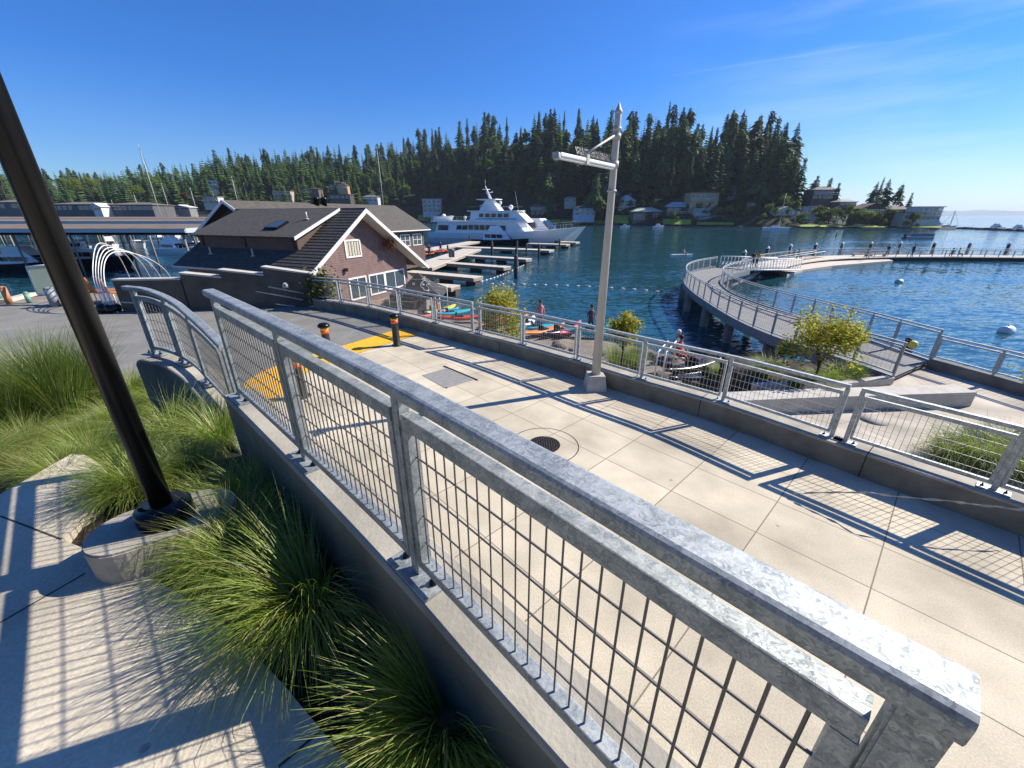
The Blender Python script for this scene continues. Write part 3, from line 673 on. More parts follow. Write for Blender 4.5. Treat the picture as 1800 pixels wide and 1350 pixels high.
# capped piles
for i, u in enumerate((1308, 1347, 1386, 1429, 1475, 1525, 1576, 1635, 1697, 1765)):
    k = min(range(len(farl)), key=lambda j: abs(900 + F * farl[j].x / (farl[j].y * C_ - farl[j].z * S_) - u)); q = farl[k]; tt = u
    # solve on the line parallel to the railing
    p0 = py(u, 450, q.y + .8); 
    r = thing('capped_pile', ['grey pile with white cone cap, %s along the floating walkway' % s_ for s_ in ('first', 'second', 'third', 'fourth', 'fifth', 'sixth', 'seventh', 'eighth', 'ninth', 'tenth')][i] + ' from the gangway', 'pile', (p0.x, p0.y, ZW), 0, 'white capped piles along the floating walkway')
    b = MB(); b.tube([V((p0.x, p0.y, -9)), V((p0.x, p0.y, -4.3))], .22, 12); b.build('pile', PILE if i % 2 else mat('grey_steel_pile', (.12, .12, .115), .7, noise=(2, .3, 5)), r)
    b = MB(); b.lathe((p0.x, p0.y, -4.3), [(.245, 0), (.245, .05), (.02, .34)], 12); b.build('cap', TRIM, r)
# spur boom pile by the gangway
b = MB(); b.tube([pz(1283, 505, -6.2), pz(1333, 478, -6.1)], .2, 10); tag(b.build('boom', CONCW), 'pale horizontal boom floating beside the gangway', 'boom')
# benches
def bench(p, rz, lab):
    r = thing('bench', lab, 'bench', p, rz); b = MB(); b.box((0, 0, .44), (2.4, .5, .06)); b.build('seat', WOODP, r, False)
    b = MB(); b.box((0, .24, .72), (2.4, .05, .3)); b.build('backrest', WOODP, r, False)
    for x in (-1, 1): b = MB(); b.box((x, 0, .205), (.08, .44, .41)); b.build('leg', CONCW, r, False)
q = py(1512, 447, 66.2); bench((q.x, q.y, ZF), 0, 'pale bench on the floating walkway, left of the white post')
q = py(1543, 447, 66.4); bench((q.x, q.y, ZF), 0, 'pale bench on the floating walkway, right of the white post')

# ================================================================== POLES AND BOLLARDS
# leaning-looking black pole on its concrete foot
bx, by = -1.83, 1.69; ZB = -1.48
r = thing('lamp_pole', 'tall round black pole standing on a rounded concrete footing at the left', 'lamp pole', (bx, by, ZB))
b = MB(); b.tube([V((bx, by, ZB + .02)), V((bx, by, 3.4))], .047, 28); b.build('pole', BLACKP, r)
b = MB(); b.lathe((bx, by, ZB), [(.122, 0), (.122, .078), (.114, .086), (.056, .086), (.056, .094)], 36); b.build('base_collar', BLACKP, r)
for k in range(4):
    b = MB(); a = k * math.pi / 2 + .5; b.lathe((bx + .088 * math.cos(a), by + .093 * math.sin(a), ZB + .083), [(.012, 0), (.012, .012), (.004, .016)], 6); b.build('bolt', BLACKP, r)
b = MB(); b.lathe((bx, by, 3.4), [(.054, 0), (.06, .02), (.30, .1), (.30, .16), (.05, .3)], 24); b.build('lamp_head', BLACKP, r)
# footing: stadium shape following the pixels
foot = []
cx0, cy0 = -1.955, 1.61; cx1, cy1 = -1.73, 1.76; rad = .185
ax = math.atan2(cy1 - cy0, cx1 - cx0)
for k in range(13): a = ax + math.pi / 2 + math.pi * k / 12; foot.append((cx0 + rad * math.cos(a), cy0 + rad * math.sin(a)))
for k in range(13): a = ax - math.pi / 2 + math.pi * k / 12; foot.append((cx1 + rad * math.cos(a), cy1 + rad * math.sin(a)))
b = MB(); b.prism(foot, -2.2, ZB - .012); top = [(cx0 + (x - cx0) * .97 if k < 13 else cx1 + (x - cx1) * .97, cy0 + (y - cy0) * .97 if k < 13 else cy1 + (y - cy1) * .97) for k, (x, y) in enumerate(foot)]
b.prism(top, ZB - .012, ZB)
tag(b.build('pole_footing', CONC), 'rounded concrete footing under the black pole', 'footing')

# white lamp pole on the path
px_, py_ = 1.66, 7.40
r = thing('lamp_pole', 'pale grey tapered lamp pole with a white strip light and bird spikes on the path', 'lamp pole', (px_, py_, ZP))
b = MB(); b.tube([V((px_, py_, ZP + .3)), V((px_, py_, 1.28)), V((px_, py_, 1.36)), V((px_, py_, 1.50)), V((px_, py_, 1.62))], [.088, .052, .05, .05, .004], 12); b.build('pole', GREYP, r)
b = MB(); b.lathe((px_, py_, 1.46), [(.05, 0), (.062, .01), (.062, .04), (.05, .05), (.012, .13), (.003, .16)], 12); b.build('finial', GREYP, r)
b = MB(); b.add([(px_ + sx * .2, py_ + sy * .2, ZP) for sx, sy in ((-1,-1),(1,-1),(1,1),(-1,1))] + [(px_ + sx * .16, py_ + sy * .16, ZP + .31) for sx, sy in ((-1,-1),(1,-1),(1,1),(-1,1))], [(4,5,6,7),(0,1,5,4),(1,2,6,5),(2,3,7,6),(3,0,4,7)]); b.build('concrete_base', CONCW, r)
for z, rr, hh_ in ((1.12, .072, .07), (1.24, .068, .04), (.72, .075, .09), (.36, .08, .03)):
    b = MB(); b.lathe((px_, py_, z), [(rr, 0), (rr, hh_)], 12); b.build('collar', GREYP, r)
dl = V((.58 - 1.63, 6.07 - 7.46, 0)).normalized(); a0 = V((px_, py_, .74)) + dl * .07; a1 = V((px_, py_, .74)) + dl * 1.76
b = MB(); b.sweep([a0 + V((0, 0, -.03)), a1 + V((0, 0, -.03))], .11, .05, 0, .012); b.sweep([a0 + V((0, 0, -.055)), a1 + V((0, 0, -.055))], .075, .024, 0, .006); b.build('strip_light', WHITEM, r)
b = MB(); b.sweep([a1 + V((0, 0, -.07)), a1 + dl * .06 + V((0, 0, -.055))], .10, .075, 0, .015); b.build('end_cap', GALV2, r)
b = MB(); q = a0.lerp(a1, .56); b.tube([V((px_, py_, 1.17)) + dl * .05, q + V((0, 0, .07))], .017, 8); b.sweep([q - dl * .04 + V((0, 0, -.06)), q + dl * .04 + V((0, 0, -.06))], .125, .12); b.build('brace', GREYP, r)
b = MB(); sp_n = V((dl.y, -dl.x, 0))
for k in range(24):
    q = a0.lerp(a1, .06 + .9 * k / 33) + V((0, 0, .04))
    for s_ in (-1, 0, 1): b.tube([q, q + sp_n * .05 * s_ + dl * random.uniform(-.02, .02) + V((0, 0, .11))], .0032, 3, False)
b.build('bird_spikes', mat('dull_steel_spikes', (.3, .3, .29), .5, .5), r)

# bollards at the yellow strip
BG = mat('bollard_green_black', (.028, .032, .024), .4, noise=(6, .3, 5)); REFY = mat('reflective_yellow', (.75, .5, .03), .4); REFR = mat('reflective_red', (.8, .12, .03), .4)
def bollard(p, lab, h=.86):
    r = thing('bollard', lab, 'bollard', p, 0, 'black bollards at the yellow strip'); b = MB(); b.lathe((0, 0, 0), [(.105, 0), (.105, .02), (.095, .03), (.085, h - .16), (.09, h - .1)], 20); b.build('post', BG, r, False)
    b = MB(); b.lathe((0, 0, h - .1), [(.13, 0), (.14, .015), (.135, .05), (.10, .085), (.04, .1)], 20); b.build('cap', BLACKP, r, False)
    b = MB(); b.lathe((0, 0, h - .165), [(.0935, 0), (.0935, .05)], 20); b.build('yellow_band', REFY, r, False)
    b = MB(); b.lathe((0, 0, h - .255), [(.092, 0), (.092, .088)], 20); b.build('red_band', REFR, r, False)
    b = MB(); b.lathe((0, 0, 0), [(.15, 0), (.15, .012)], 20); b.build('foot_plate', BG, r, False)
q = pz(698, 607, ZP); bollard(q, 'black bollard with a red band standing clear at the end of the yellow strip')
q = pz(579, 628, ZP); bollard(q, 'black bollard half hidden behind the big handrail')
q = pz(533, 697, ZP); bollard(q, 'black bollard seen through the mesh of the near railing')
def simple_bollard(p, rr, h, m, lab):
    r = thing('bollard', lab, 'bollard', p); b = MB(); b.lathe((0, 0, 0), [(rr, 0), (rr, h - .05)], 14); b.build('post', m, r, False); b = MB(); b.lathe((0, 0, h - .05), [(rr * 1.03, 0), (rr * 1.03, .03), (rr * .5, .07)], 14); b.build('cap', m, r, False)
simple_bollard(py(92, 524, 15.2).xy.to_3d() + V((0, 0, ZP)), .14, .72, mat('grey_blue_paint', (.22, .24, .28), .5), 'thick grey blue bollard on the quay by the glass panel')
simple_bollard(py(47, 520, 15.9).xy.to_3d() + V((0, 0, ZP)), .08, .42, mat('verdigris_paint', (.16, .32, .24), .6), 'short green post on the quay edge')
simple_bollard(py(13, 524, 15.6).xy.to_3d() + V((0, 0, ZP)), .1, .68, mat('rust_orange_paint', (.45, .2, .1), .7), 'rusty orange post on the quay edge')
simple_bollard(py(0, 520, 16).xy.to_3d() + V((0, 0, ZP)), .11, .7, mat('verdigris_paint', (.16, .32, .24), .6), 'tall green post at the left end of the quay edge')

# ================================================================== METALWORK IN THE PATH
GRATE = mat('cast_iron', (.05, .047, .043), .6, .5, noise=(20, .3, 4))
mc = V((.49, 5.24, ZP)); r = thing('manhole', 'round cast iron drain grate set in a concrete ring', 'manhole', mc)
b = MB(); 
for k in range(64):
    a, c = 2 * math.pi * k / 64, 2 * math.pi * (k + 1) / 64
    b.add([mc + V((rr * math.cos(t), rr * math.sin(t), .0015)) for t in (a, c) for rr in (.505, .52)], [(0, 1, 3, 2)])
b.build('joint_ring', mat('joint_dirt', (.05, .045, .04), 1), r)
b = MB(); b.lathe(mc + V((0, 0, -.02)), [(.235, 0), (.235, .021)], 32); b.build('frame', mat('drain_dark', (.01, .01, .01), .9), r)
b = MB()
for i in range(-6, 7):
    L = math.sqrt(max(0, .225 ** 2 - (i * .036) ** 2))
    if L > .03:
        b.box(mc + V((i * .036, 0, .006)), (.013, 2 * L, .008)); 
        for j in range(-5, 6):
            if math.hypot(i * .036, j * .045) < .2: b.box(mc + V((i * .036 + .018, j * .045 + (.022 if i % 2 else 0), .0065)), (.023, .012, .007))
for k in range(40):
    a, c = 2 * math.pi * k / 40, 2 * math.pi * (k + 1) / 40
    b.add([mc + V((rr * math.cos(t), rr * math.sin(t), .010)) for t in (a, c) for rr in (.222, .24)], [(0, 1, 3, 2)])
b.build('grate', GRATE, r)
hq = [pz(u, v, ZP) for u, v in ((742, 660), (783, 683), (838, 666), (787, 647))]
r = thing('access_hatch', 'grey square access cover set flush in the path', 'hatch', hq[0])
b = MB(); b.slab([q + V((0, 0, .006)) for q in hq], .01); b.build('cover', mat('grey_cover', (.25, .245, .235), .8, noise=(8, .15, 5)), r)
b = MB(); b.tube([pz(780, 643, ZP + .012), pz(840, 668, ZP + .012)], .012, 4); b.build('rim', GRATE, r)
b = MB(); b.lathe(pz(785, 682, ZP), [(.02, 0), (.02, .01)], 8); b.build('lifting_eye', GRATE, r)
# shaded ring lid on terrace
b = MB(); b.lathe(pz(1535, 738, ZT), [(.32, 0), (.32, .006)], 24); tag(b.build('drain_cover', mat('grey_cover', (.25, .245, .235), .8)), 'round grey drain cover on the terrace', 'drain cover')
# strand of dirty plastic tape
tp = [pz(1392, 868, ZP + .05), pz(1440, 866, ZP + .16), pz(1520, 866, ZP + .30), pz(1580, 873, ZC + .03), pz(1660, 880, ZC + .05), pz(1740, 890, ZC + .06), pz(1830, 900, ZC + .02)]
b = MB(); ct = catmull(tp, 8); vs = []; fs = []
for i, p in enumerate(ct):
    wv = .008 + .006 * math.sin(i * 1.3) + random.uniform(0, .005); vs += [p + V((random.uniform(-.006, .006), 0, wv)), p + V((0, .02 * math.sin(i * .8), 0)), p - V((0, random.uniform(-.006, .006), wv))]
for i in range(len(ct) - 1):
    for k in (0, 1): fs.append((i * 3 + k, i * 3 + k + 1, i * 3 + k + 4, i * 3 + k + 3))
b.add(vs, fs, True); tp_o = b.build('plastic_strand', mat('dirty_clear_plastic', (.42, .41, .40), .5)); tag(tp_o, 'thin torn strand of dirty plastic snagged along the kerb at the right', 'plastic strand')

# ================================================================== BOATHOUSE
def siding_extra(col, pitch, axis='Z', depth=.012):
    def f(t, b, tcn):
        g = nn(t, 'ShaderNodeNewGeometry'); sp = nn(t, 'ShaderNodeSeparateXYZ'); t.links.new(g.outputs['Position'], sp.inputs[0])
        fr = nn(t, 'ShaderNodeMath', operation='DIVIDE'); t.links.new(sp.outputs[axis], fr.inputs[0]); fr.inputs[1].default_value = pitch
        f2 = nn(t, 'ShaderNodeMath', operation='FRACT'); t.links.new(fr.outputs[0], f2.inputs[0])
        lt = nn(t, 'ShaderNodeMath', operation='LESS_THAN'); t.links.new(f2.outputs[0], lt.inputs[0]); lt.inputs[1].default_value = .13
        n = nn(t, 'ShaderNodeTexNoise'); n.inputs['Scale'].default_value = 2.5; n.inputs['Detail'].default_value = 8; t.links.new(g.outputs['Position'], n.inputs['Vector'])
        r = nn(t, 'ShaderNodeMapRange'); t.links.new(n.outputs[0], r.inputs[0]); r.inputs[1].default_value = .3; r.inputs[2].default_value = .7; r.inputs[3].default_value = .8; r.inputs[4].default_value = 1.15
        h = nn(t, 'ShaderNodeHueSaturation'); h.inputs['Color'].default_value = (*col, 1); t.links.new(r.outputs[0], h.inputs['Value'])
        mm = nn(t, 'ShaderNodeMixRGB'); t.links.new(lt.outputs[0], mm.inputs[0]); t.links.new(h.outputs[0], mm.inputs[1]); mm.inputs[2].default_value = (*[c * .42 for c in col], 1)
        t.links.new(mm.outputs[0], b.inputs['Base Color'])
        bp = nn(t, 'ShaderNodeBump'); bp.inputs['Strength'].default_value = 1; bp.inputs['Distance'].default_value = depth; t.links.new(f2.outputs[0], bp.inputs['Height']); t.links.new(bp.outputs[0], b.inputs['Normal'])
    return f
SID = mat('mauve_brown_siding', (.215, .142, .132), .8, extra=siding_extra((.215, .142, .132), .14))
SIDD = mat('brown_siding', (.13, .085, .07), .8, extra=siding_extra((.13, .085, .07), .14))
gv = V((.38, .925, 0)).normalized(); rv = V((-.925, .38, 0)).normalized(); A = V((-10.8, 22.0, 0)); ZE, ZPK = -2.9, .34
SPAN = 11.2; RID = 4.95; LEN = 11.6
def hb(s, w_, z): return V((A.x, A.y, z)) + gv * s + rv * w_       # s along the gable, w_ back along the ridge
def roofz(s): return ZPK - (ZPK - ZE) * (RID - s) / RID if s < RID else ZPK - (ZPK + 3.62) * (s - RID) / (SPAN - RID)
bh = thing('boathouse', 'brown boathouse with mauve siding, white gable boards and a long shed dormer', 'house', (A.x, A.y, -5.35))
OV = .9   # wall is set back from the roof edge
b = MB(); w0, w1 = OV, LEN - .4; s0, s1 = .55, SPAN - 1.5; zb = -5.4
def gable(w_): return [hb(s0, w_, zb), hb(s1, w_, zb), hb(s1, w_, roofz(s1) - .14), hb(RID, w_, roofz(RID) - .14), hb(s0, w_, roofz(s0) - .14)]
g0_, g1_ = gable(w0), gable(w1)
b.add(g0_ + g1_, [(4, 3, 2, 1, 0), (5, 6, 7, 8, 9), (0, 1, 6, 5), (1, 2, 7, 6), (0, 5, 9, 4)]); b.build('wall', SID, bh)
def rslab(b, s0, s1, w0, w1, dz=0, th=.10): b.slab([hb(s0, w0, roofz(s0) + dz), hb(s0, w1, roofz(s0) + dz), hb(s1, w1, roofz(s1) + dz), hb(s1, w0, roofz(s1) + dz)][::-1], th)
b = MB(); rslab(b, 0, RID, 0, LEN); rslab(b, SPAN, RID, 0, LEN); 
# course shadow lines: real shingle courses
for k in range(1, 22):
    s = RID * k / 22; b.sweep([hb(s, .02, roofz(s) + .002), hb(s, LEN - .02, roofz(s) + .002)], .03, .016)
rf = b.build('roof', SHINGLE, bh)
b = MB(); 
for s in (0,):
    pass
b.slab([hb(.0, -.03, roofz(0) + .03), hb(RID, -.03, ZPK + .05), hb(RID, -.03, ZPK - .20), hb(0, -.03, roofz(0) - .22)], .05)
b.slab([hb(RID, -.03, ZPK + .05), hb(SPAN, -.03, roofz(SPAN) + .03), hb(SPAN, -.03, roofz(SPAN) - .22), hb(RID, -.03, ZPK - .20)], .05)
b.build('barge_board', TRIM, bh)
b = MB(); b.slab([hb(.03, .0, roofz(.03) - .105), hb(RID, 0, ZPK - .105), hb(RID, OV, ZPK - .105), hb(.03, OV, roofz(.03) - .105)], .02)
b.slab([hb(RID, 0, ZPK - .105), hb(SPAN - .03, 0, roofz(SPAN) - .09), hb(SPAN - .03, OV, roofz(SPAN) - .09), hb(RID, OV, ZPK - .105)], .02); b.build('soffit', mat('soffit_white', (.6, .58, .55), .6), bh)
b = MB(); b.sweep([hb(-.05, 0, ZE - .14), hb(-.05, LEN, ZE - .14)], .1, .11); b.build('gutter', GREYP, bh)
# shed dormer on the left plane
dz0 = .04
dtop, dlow = RID - .3, 1.55; zt_, zl_ = ZPK + .06, -1.02; dw0, dw1 = 2.0, LEN - .5
b = MB(); b.slab([hb(dlow - .35, dw0, zl_ - .1), hb(dtop + .28, dw0, zt_), hb(dtop + .28, dw1, zt_), hb(dlow - .35, dw1, zl_ - .1)], .09)
dm = b.build('dormer', SHINGLE, bh)
b = MB(); a_, c_, e_ = hb(dlow, dw0 + .25, roofz(dlow)), hb(dlow, dw0 + .25, zl_ - .02), hb(dtop, dw0 + .25, roofz(dtop))
f_ = hb(dtop, dw0 + .25, zt_ - .16); a2, c2, e2, f2_ = [q + rv * (dw1 - dw0 - .5) for q in (a_, c_, e_, f_)]
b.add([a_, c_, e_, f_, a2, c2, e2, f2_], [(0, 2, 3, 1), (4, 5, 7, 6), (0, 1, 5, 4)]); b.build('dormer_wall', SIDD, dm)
b = MB(); b.slab([hb(dlow - .4, dw0 - .03, zl_ - .09), hb(dtop + .25, dw0 - .03, zt_ + .03), hb(dtop + .25, dw0 - .03, zt_ - .14), hb(dlow - .4, dw0 - .03, zl_ - .27)], .05); b.build('dormer_trim', TRIM, dm)
for w_ in (dw0 + .5, (dw0 + dw1) / 2, dw1 - .6):
    b = MB(); b.sweep([hb(dlow - .3, w_, zl_ - .26), hb(dlow + .05, w_, zl_ - .26)], .12, .12); b.box(hb(dlow - .04, w_, zl_ - .55), (.1, .12, .5), math.atan2(gv.y, gv.x)); b.build('bracket', PILE, dm)
# skylight, vents
def on_d(u): return zl_ - .1 + (zt_ - zl_ + .1) * (u - (dlow - .35)) / (dtop + .28 - dlow + .35)
b = MB(); q = [hb(2.0, 4.2, on_d(2.0) + .12), hb(2.9, 4.2, on_d(2.9) + .12), hb(2.9, 5.3, on_d(2.9) + .12), hb(2.0, 5.3, on_d(2.0) + .12)]; b.slab(q, .14); sk = b.build('skylight', BLACKP, bh)
b = MB(); ctr = sum(q, V((0, 0, 0))) / 4; b.slab([ctr + (p - ctr) * .82 + V((0, 0, .012)) for p in q], .01); b.build('pane', GLASS, sk)
for s, w_, z in ((3.4, 3.2, on_d(3.4)), (1.0, 5.4, roofz(1.0)), (1.0, 9.2, roofz(1.0))):
    b = MB(); b.tube([hb(s, w_, z - .05), hb(s, w_, z + .42)], .05, 8); b.lathe(hb(s, w_, z), [(.16, 0), (.1, .06)], 8); b.build('vent_pipe', GREYP, bh)
def gwin(s, z0, wd, ht, parts=True, sill=True):
    p = lambda a, c, o: hb(s + a, w0 - o, z0 + c)
    b = MB()
    for (a0, c0, a1, c1) in ((-.1, -.1, wd + .1, 0), (-.1, ht, wd + .1, ht + .1), (-.1, 0, 0, ht), (wd, 0, wd + .1, ht)): 
        b.slab([p(a0, c0, .05), p(a1, c0, .05), p(a1, c1, .05), p(a0, c1, .05)], .05)
    b.slab([p(wd / 2 - .025, 0, .035), p(wd / 2 + .025, 0, .035), p(wd / 2 + .025, ht, .035), p(wd / 2 - .025, ht, .035)], .03)
    w_ = b.build('window', TRIM, bh); b = MB(); b.slab([p(0, 0, .012), p(wd, 0, .012), p(wd, ht, .012), p(0, ht, .012)], .01); b.build('pane', GLASS, w_)
    return w_
def bh_hit(u, v):   # point of the gable wall under a pixel
    r_ = ray(u, v); P0 = hb(0, w0, 0); t = P0.xy.dot(rv.xy) / r_.xy.dot(rv.xy); q = r_ * t; return ((q - P0).xy.dot(gv.xy), q.z)
(sa, za), (sb, zb2) = bh_hit(610, 451), bh_hit(630, 423); ww = gwin(sa, za, sb - sa, zb2 - za)
b = MB()
for k in range(5):
    x0 = sa + (sb - sa) * (k + .08) / 5; x1 = sa + (sb - sa) * (k + .8) / 5
    b.slab([hb(x0, w0 - .016, za + .03), hb(x1, w0 - .016, za + .03), hb(x1, w0 - .016, zb2 - .03), hb(x0, w0 - .016, zb2 - .03)], .004)
b.build('curtain', mat('cream_curtain', (.5, .46, .36), .9), ww)
for (u0, v0, u1, v1) in ((619, 526, 641, 487), (653, 517, 673, 481), (680, 508, 708, 474)):
    (sa, za), (sb, zb2) = bh_hit(u0, v0), bh_hit(u1, v1); gwin(sa, za, sb - sa, zb2 - za)
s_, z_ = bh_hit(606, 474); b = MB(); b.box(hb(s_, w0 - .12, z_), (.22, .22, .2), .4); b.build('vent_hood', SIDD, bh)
s_, z_ = bh_hit(571, 480); b = MB(); b.tube([hb(s_, w0 - .06, z_ + .3), hb(s_, w0 - .06, -5.3)], .045, 6); b.build('downpipe', PILE, bh)
# hanging flower basket under the eave
s_, z_ = bh_hit(675, 430)
fb_ = thing('hanging_basket', 'rusty orange flower basket hanging under the right eave of the boathouse', 'flower basket', hb(s_, w0 - .5, z_))
b = MB()
for k in range(260):
    a = random.uniform(0, 6.28); e = random.uniform(-1.2, 1.4); rr = .38 * random.uniform(.5, 1); p = hb(s_, w0 - .45, z_) + V((math.cos(a) * math.cos(e) * rr * 1.3, math.sin(a) * math.cos(e) * rr, math.sin(e) * rr))
    u_ = V((random.gauss(0, 1), random.gauss(0, 1), random.gauss(0, 1))).normalized() * .06; v_ = u_.cross(V((random.random(), random.random(), 1))).normalized() * .05; b.cur = random.choice((0, 0, 1, 1, 1)); b.add([p - u_, p + v_, p + u_, p - v_], [(0, 1, 2, 3)])
b.build('foliage', [mat('basket_leaves', (.05, .07, .02), .8), mat('rust_flowers', (.35, .09, .02), .8)], fb_)
b = MB(); b.tube([hb(s_, w0 - .45, z_ + .3), hb(s_, w0 - .45, roofz(s_) - .16)], .012, 4); b.build('chain', BLACKP, fb_)

# long back wing along the gable direction
P0 = V((-20.9, 33.0, 0)); L2 = 19.0; nv = V((.925, -.38, 0)).normalized(); ZR2 = 1.05; ZE2 = -1.45; HW = 4.5
def wb(l, s, z): return V((P0.x, P0.y, z)) + gv * l + nv * s
bw = thing('boathouse_wing', 'long rear wing of the boathouse with a grey shingle roof', 'house', (P0.x, P0.y, -5.35))
b = MB(); b.slab([wb(-.8, 0, ZR2), wb(-.8, HW, ZE2), wb(L2 + .5, HW, ZE2), wb(L2 + .3, 0, ZR2)], .12)
b.slab([wb(L2 + .3, 0, ZR2), wb(L2 + .5, -HW, ZE2), wb(-.8, -HW, ZE2), wb(-.8, 0, ZR2)], .12); b.build('roof', mat('grey_brown_shingle', (.088, .08, .07), .95, noise=(3, .3, 9), bump=(20, .8)), bw)
b = MB()
for sg in (-1, 1): b.slab([wb(-.84, 0, ZR2 + .04), wb(-.84, sg * HW, ZE2 + .02), wb(-.84, sg * HW, ZE2 - .22), wb(-.84, 0, ZR2 - .2)], .05)
b.build('barge_board', TRIM, bw)
b = MB(); e = HW - .5; zz = ZE2 + (ZR2 - ZE2) * .5 / HW - .14
q = [wb(0, -e, -5.4), wb(0, e, -5.4), wb(0, e, zz), wb(0, 0, ZR2 - .14), wb(0, -e, zz)]; q2 = [p + gv * (L2 - .3) for p in q]
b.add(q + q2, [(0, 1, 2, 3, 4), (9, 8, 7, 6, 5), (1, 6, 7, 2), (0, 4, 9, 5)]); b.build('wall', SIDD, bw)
b = MB(); b.sweep([wb(-.8, HW + .02, ZE2 - .1), wb(L2 + .4, HW + .02, ZE2 - .1)], .08, .1); b.build('gutter', TRIM, bw)
for l, wd in ((12.8, 1.0), (14.4, 1.5), (16.6, 1.5)):
    b = MB(); y0, y1 = -3.0, -1.95
    for a0, a1, c0, c1 in ((-.08, wd + .08, y0 - .08, y0), (-.08, wd + .08, y1, y1 + .08), (-.08, 0, y0, y1), (wd, wd + .08, y0, y1), (wd / 2 - .03, wd / 2 + .03, y0, y1), (0, wd, (y0 + y1) / 2 - .02, (y0 + y1) / 2 + .02)):
        b.slab([wb(l + a0, e + .05, c0), wb(l + a1, e + .05, c0), wb(l + a1, e + .05, c1), wb(l + a0, e + .05, c1)], .04)
    w_ = b.build('window', TRIM, bw); b = MB(); b.slab([wb(l, e + .012, y0), wb(l + wd, e + .012, y0), wb(l + wd, e + .012, y1), wb(l, e + .012, y1)], .01); b.build('pane', GLASS, w_)
for l in (7.6, 8.5): 
    b = MB(); b.lathe(wb(l, .3, ZR2 - .25), [(.22, 0), (.22, .5), (.3, .5), (.3, .68), (.1, .75)], 12); b.build('chimney', BLACKP, bw)
for sg in (-1, 1): b = MB(); b.box(wb(-.02, sg * 1.1, -.9), (.12, .9, .9), math.atan2(gv.y, gv.x)); b.build('gable_window', TRIM, bw)

# ================================================================== DOCKS
def dock(name, lab, a, c, w_, z=-5.7, th=.3, group=None, legs=3, cat='dock'):
    r = thing(name, lab, cat, (a.x, a.y, z), 0, group); t = (c - a).normalized(); nr = V((t.y, -t.x, 0))
    b = MB(); b.sweep([V((a.x, a.y, z - .08)), V((c.x, c.y, z - .08))], w_, .08, 0, .01); b.build('deck', WOODP, r)
    b = MB(); b.sweep([V((a.x, a.y, z - .08 - th)), V((c.x, c.y, z - .08 - th))], w_ - .05, th); b.build('beam', mat('dock_side_concrete', (.30, .26, .21), .9, noise=(2, .25, 6)), r)
    for k in range(legs):
        q = a.lerp(c, (k + .6) / (legs - .2) if legs > 1 else .5); b = MB(); b.box((q.x, q.y, z - 1.1), (w_ * .7, w_ * .5, 1.6), math.atan2(t.y, t.x)); b.build('float', PILE, r)
    return r
FGR = 'finger docks beside the boathouse'
def dline(u0, v0, u1, v1, z=-5.7): return pz(u0, v0, z), pz(u1, v1, z)
dock('finger_dock', 'short finger dock nearest the black canopy', *dline(745, 499, 801, 503), 1.6, group=FGR, legs=2)
dock('finger_dock', 'finger dock second from the black canopy', *dline(715, 476, 841, 487), 1.7, group=FGR)
dock('finger_dock', 'finger dock in the middle of the row, ending by the thick dark pile', *dline(770, 460, 892, 469), 1.7, group=FGR)
dock('finger_dock', 'finger dock running to the last thin pile, fourth in the row', *dline(822, 448.5, 930, 455), 1.8, group=FGR)
dock('finger_dock', 'long finger dock in front of the black hulled motor yacht', *dline(795, 433, 970, 439.5), 2.6, group=FGR)
dock('finger_dock', 'far finger dock under the bow of the big white yacht', *dline(930, 427.5, 999, 429.5), 2.6, group=FGR)
dock('finger_dock', 'last finger dock under the grey bow of the farther yacht', *dline(985, 424.5, 1016, 425.5), 2.6, group=FGR, legs=1)
dock('boardwalk', 'boardwalk with red kayaks joining the finger docks to the boathouse', *dline(735, 470, 830, 437, -5.55), 3.4, z=-5.55, cat='boardwalk', legs=4)
dock('boardwalk', 'pale plank walkway along the far side of the boathouse wing', *dline(742, 440, 835, 424, -5.5), 3.0, z=-5.5, cat='boardwalk', legs=4)
for i, (u, vt, vb, rr, l_) in enumerate(((826, 415, 432, .16, 'by the stern of the black hulled yacht'), (865, 425, 452, .22, 'at the root of the long finger dock'), (907, 450, 490, .24, 'thick and dark, end of the third finger dock'), (864.5, 427, 449, .16, 'beside the long finger dock'), (907.5, 438, 477, .18, 'behind the thick dark pile'), (947, 430, 456, .18, 'beyond the end of the fourth finger dock'), (983, 421, 441, .16, 'near the end of the long finger dock'), (909, 424, 445, .16, 'in front of the black hull'), (925, 430, 450, .14, 'slim, by the fourth finger dock'), (788, 432, 452, .15, 'by the red kayaks'))):
    q = pz(u, vb, ZW); d_ = q.y * C_ - q.z * S_; top = py(u, vt, q.y)
    b = MB(); b.tube([V((q.x, q.y, -8)), V((q.x, q.y, top.z)), V((q.x, q.y, top.z + .15))], [rr, rr, rr * .4], 10); tag(b.build('timber_pile', PILE), 'dark timber mooring pile ' + l_, 'pile', 'mooring piles at the finger docks')

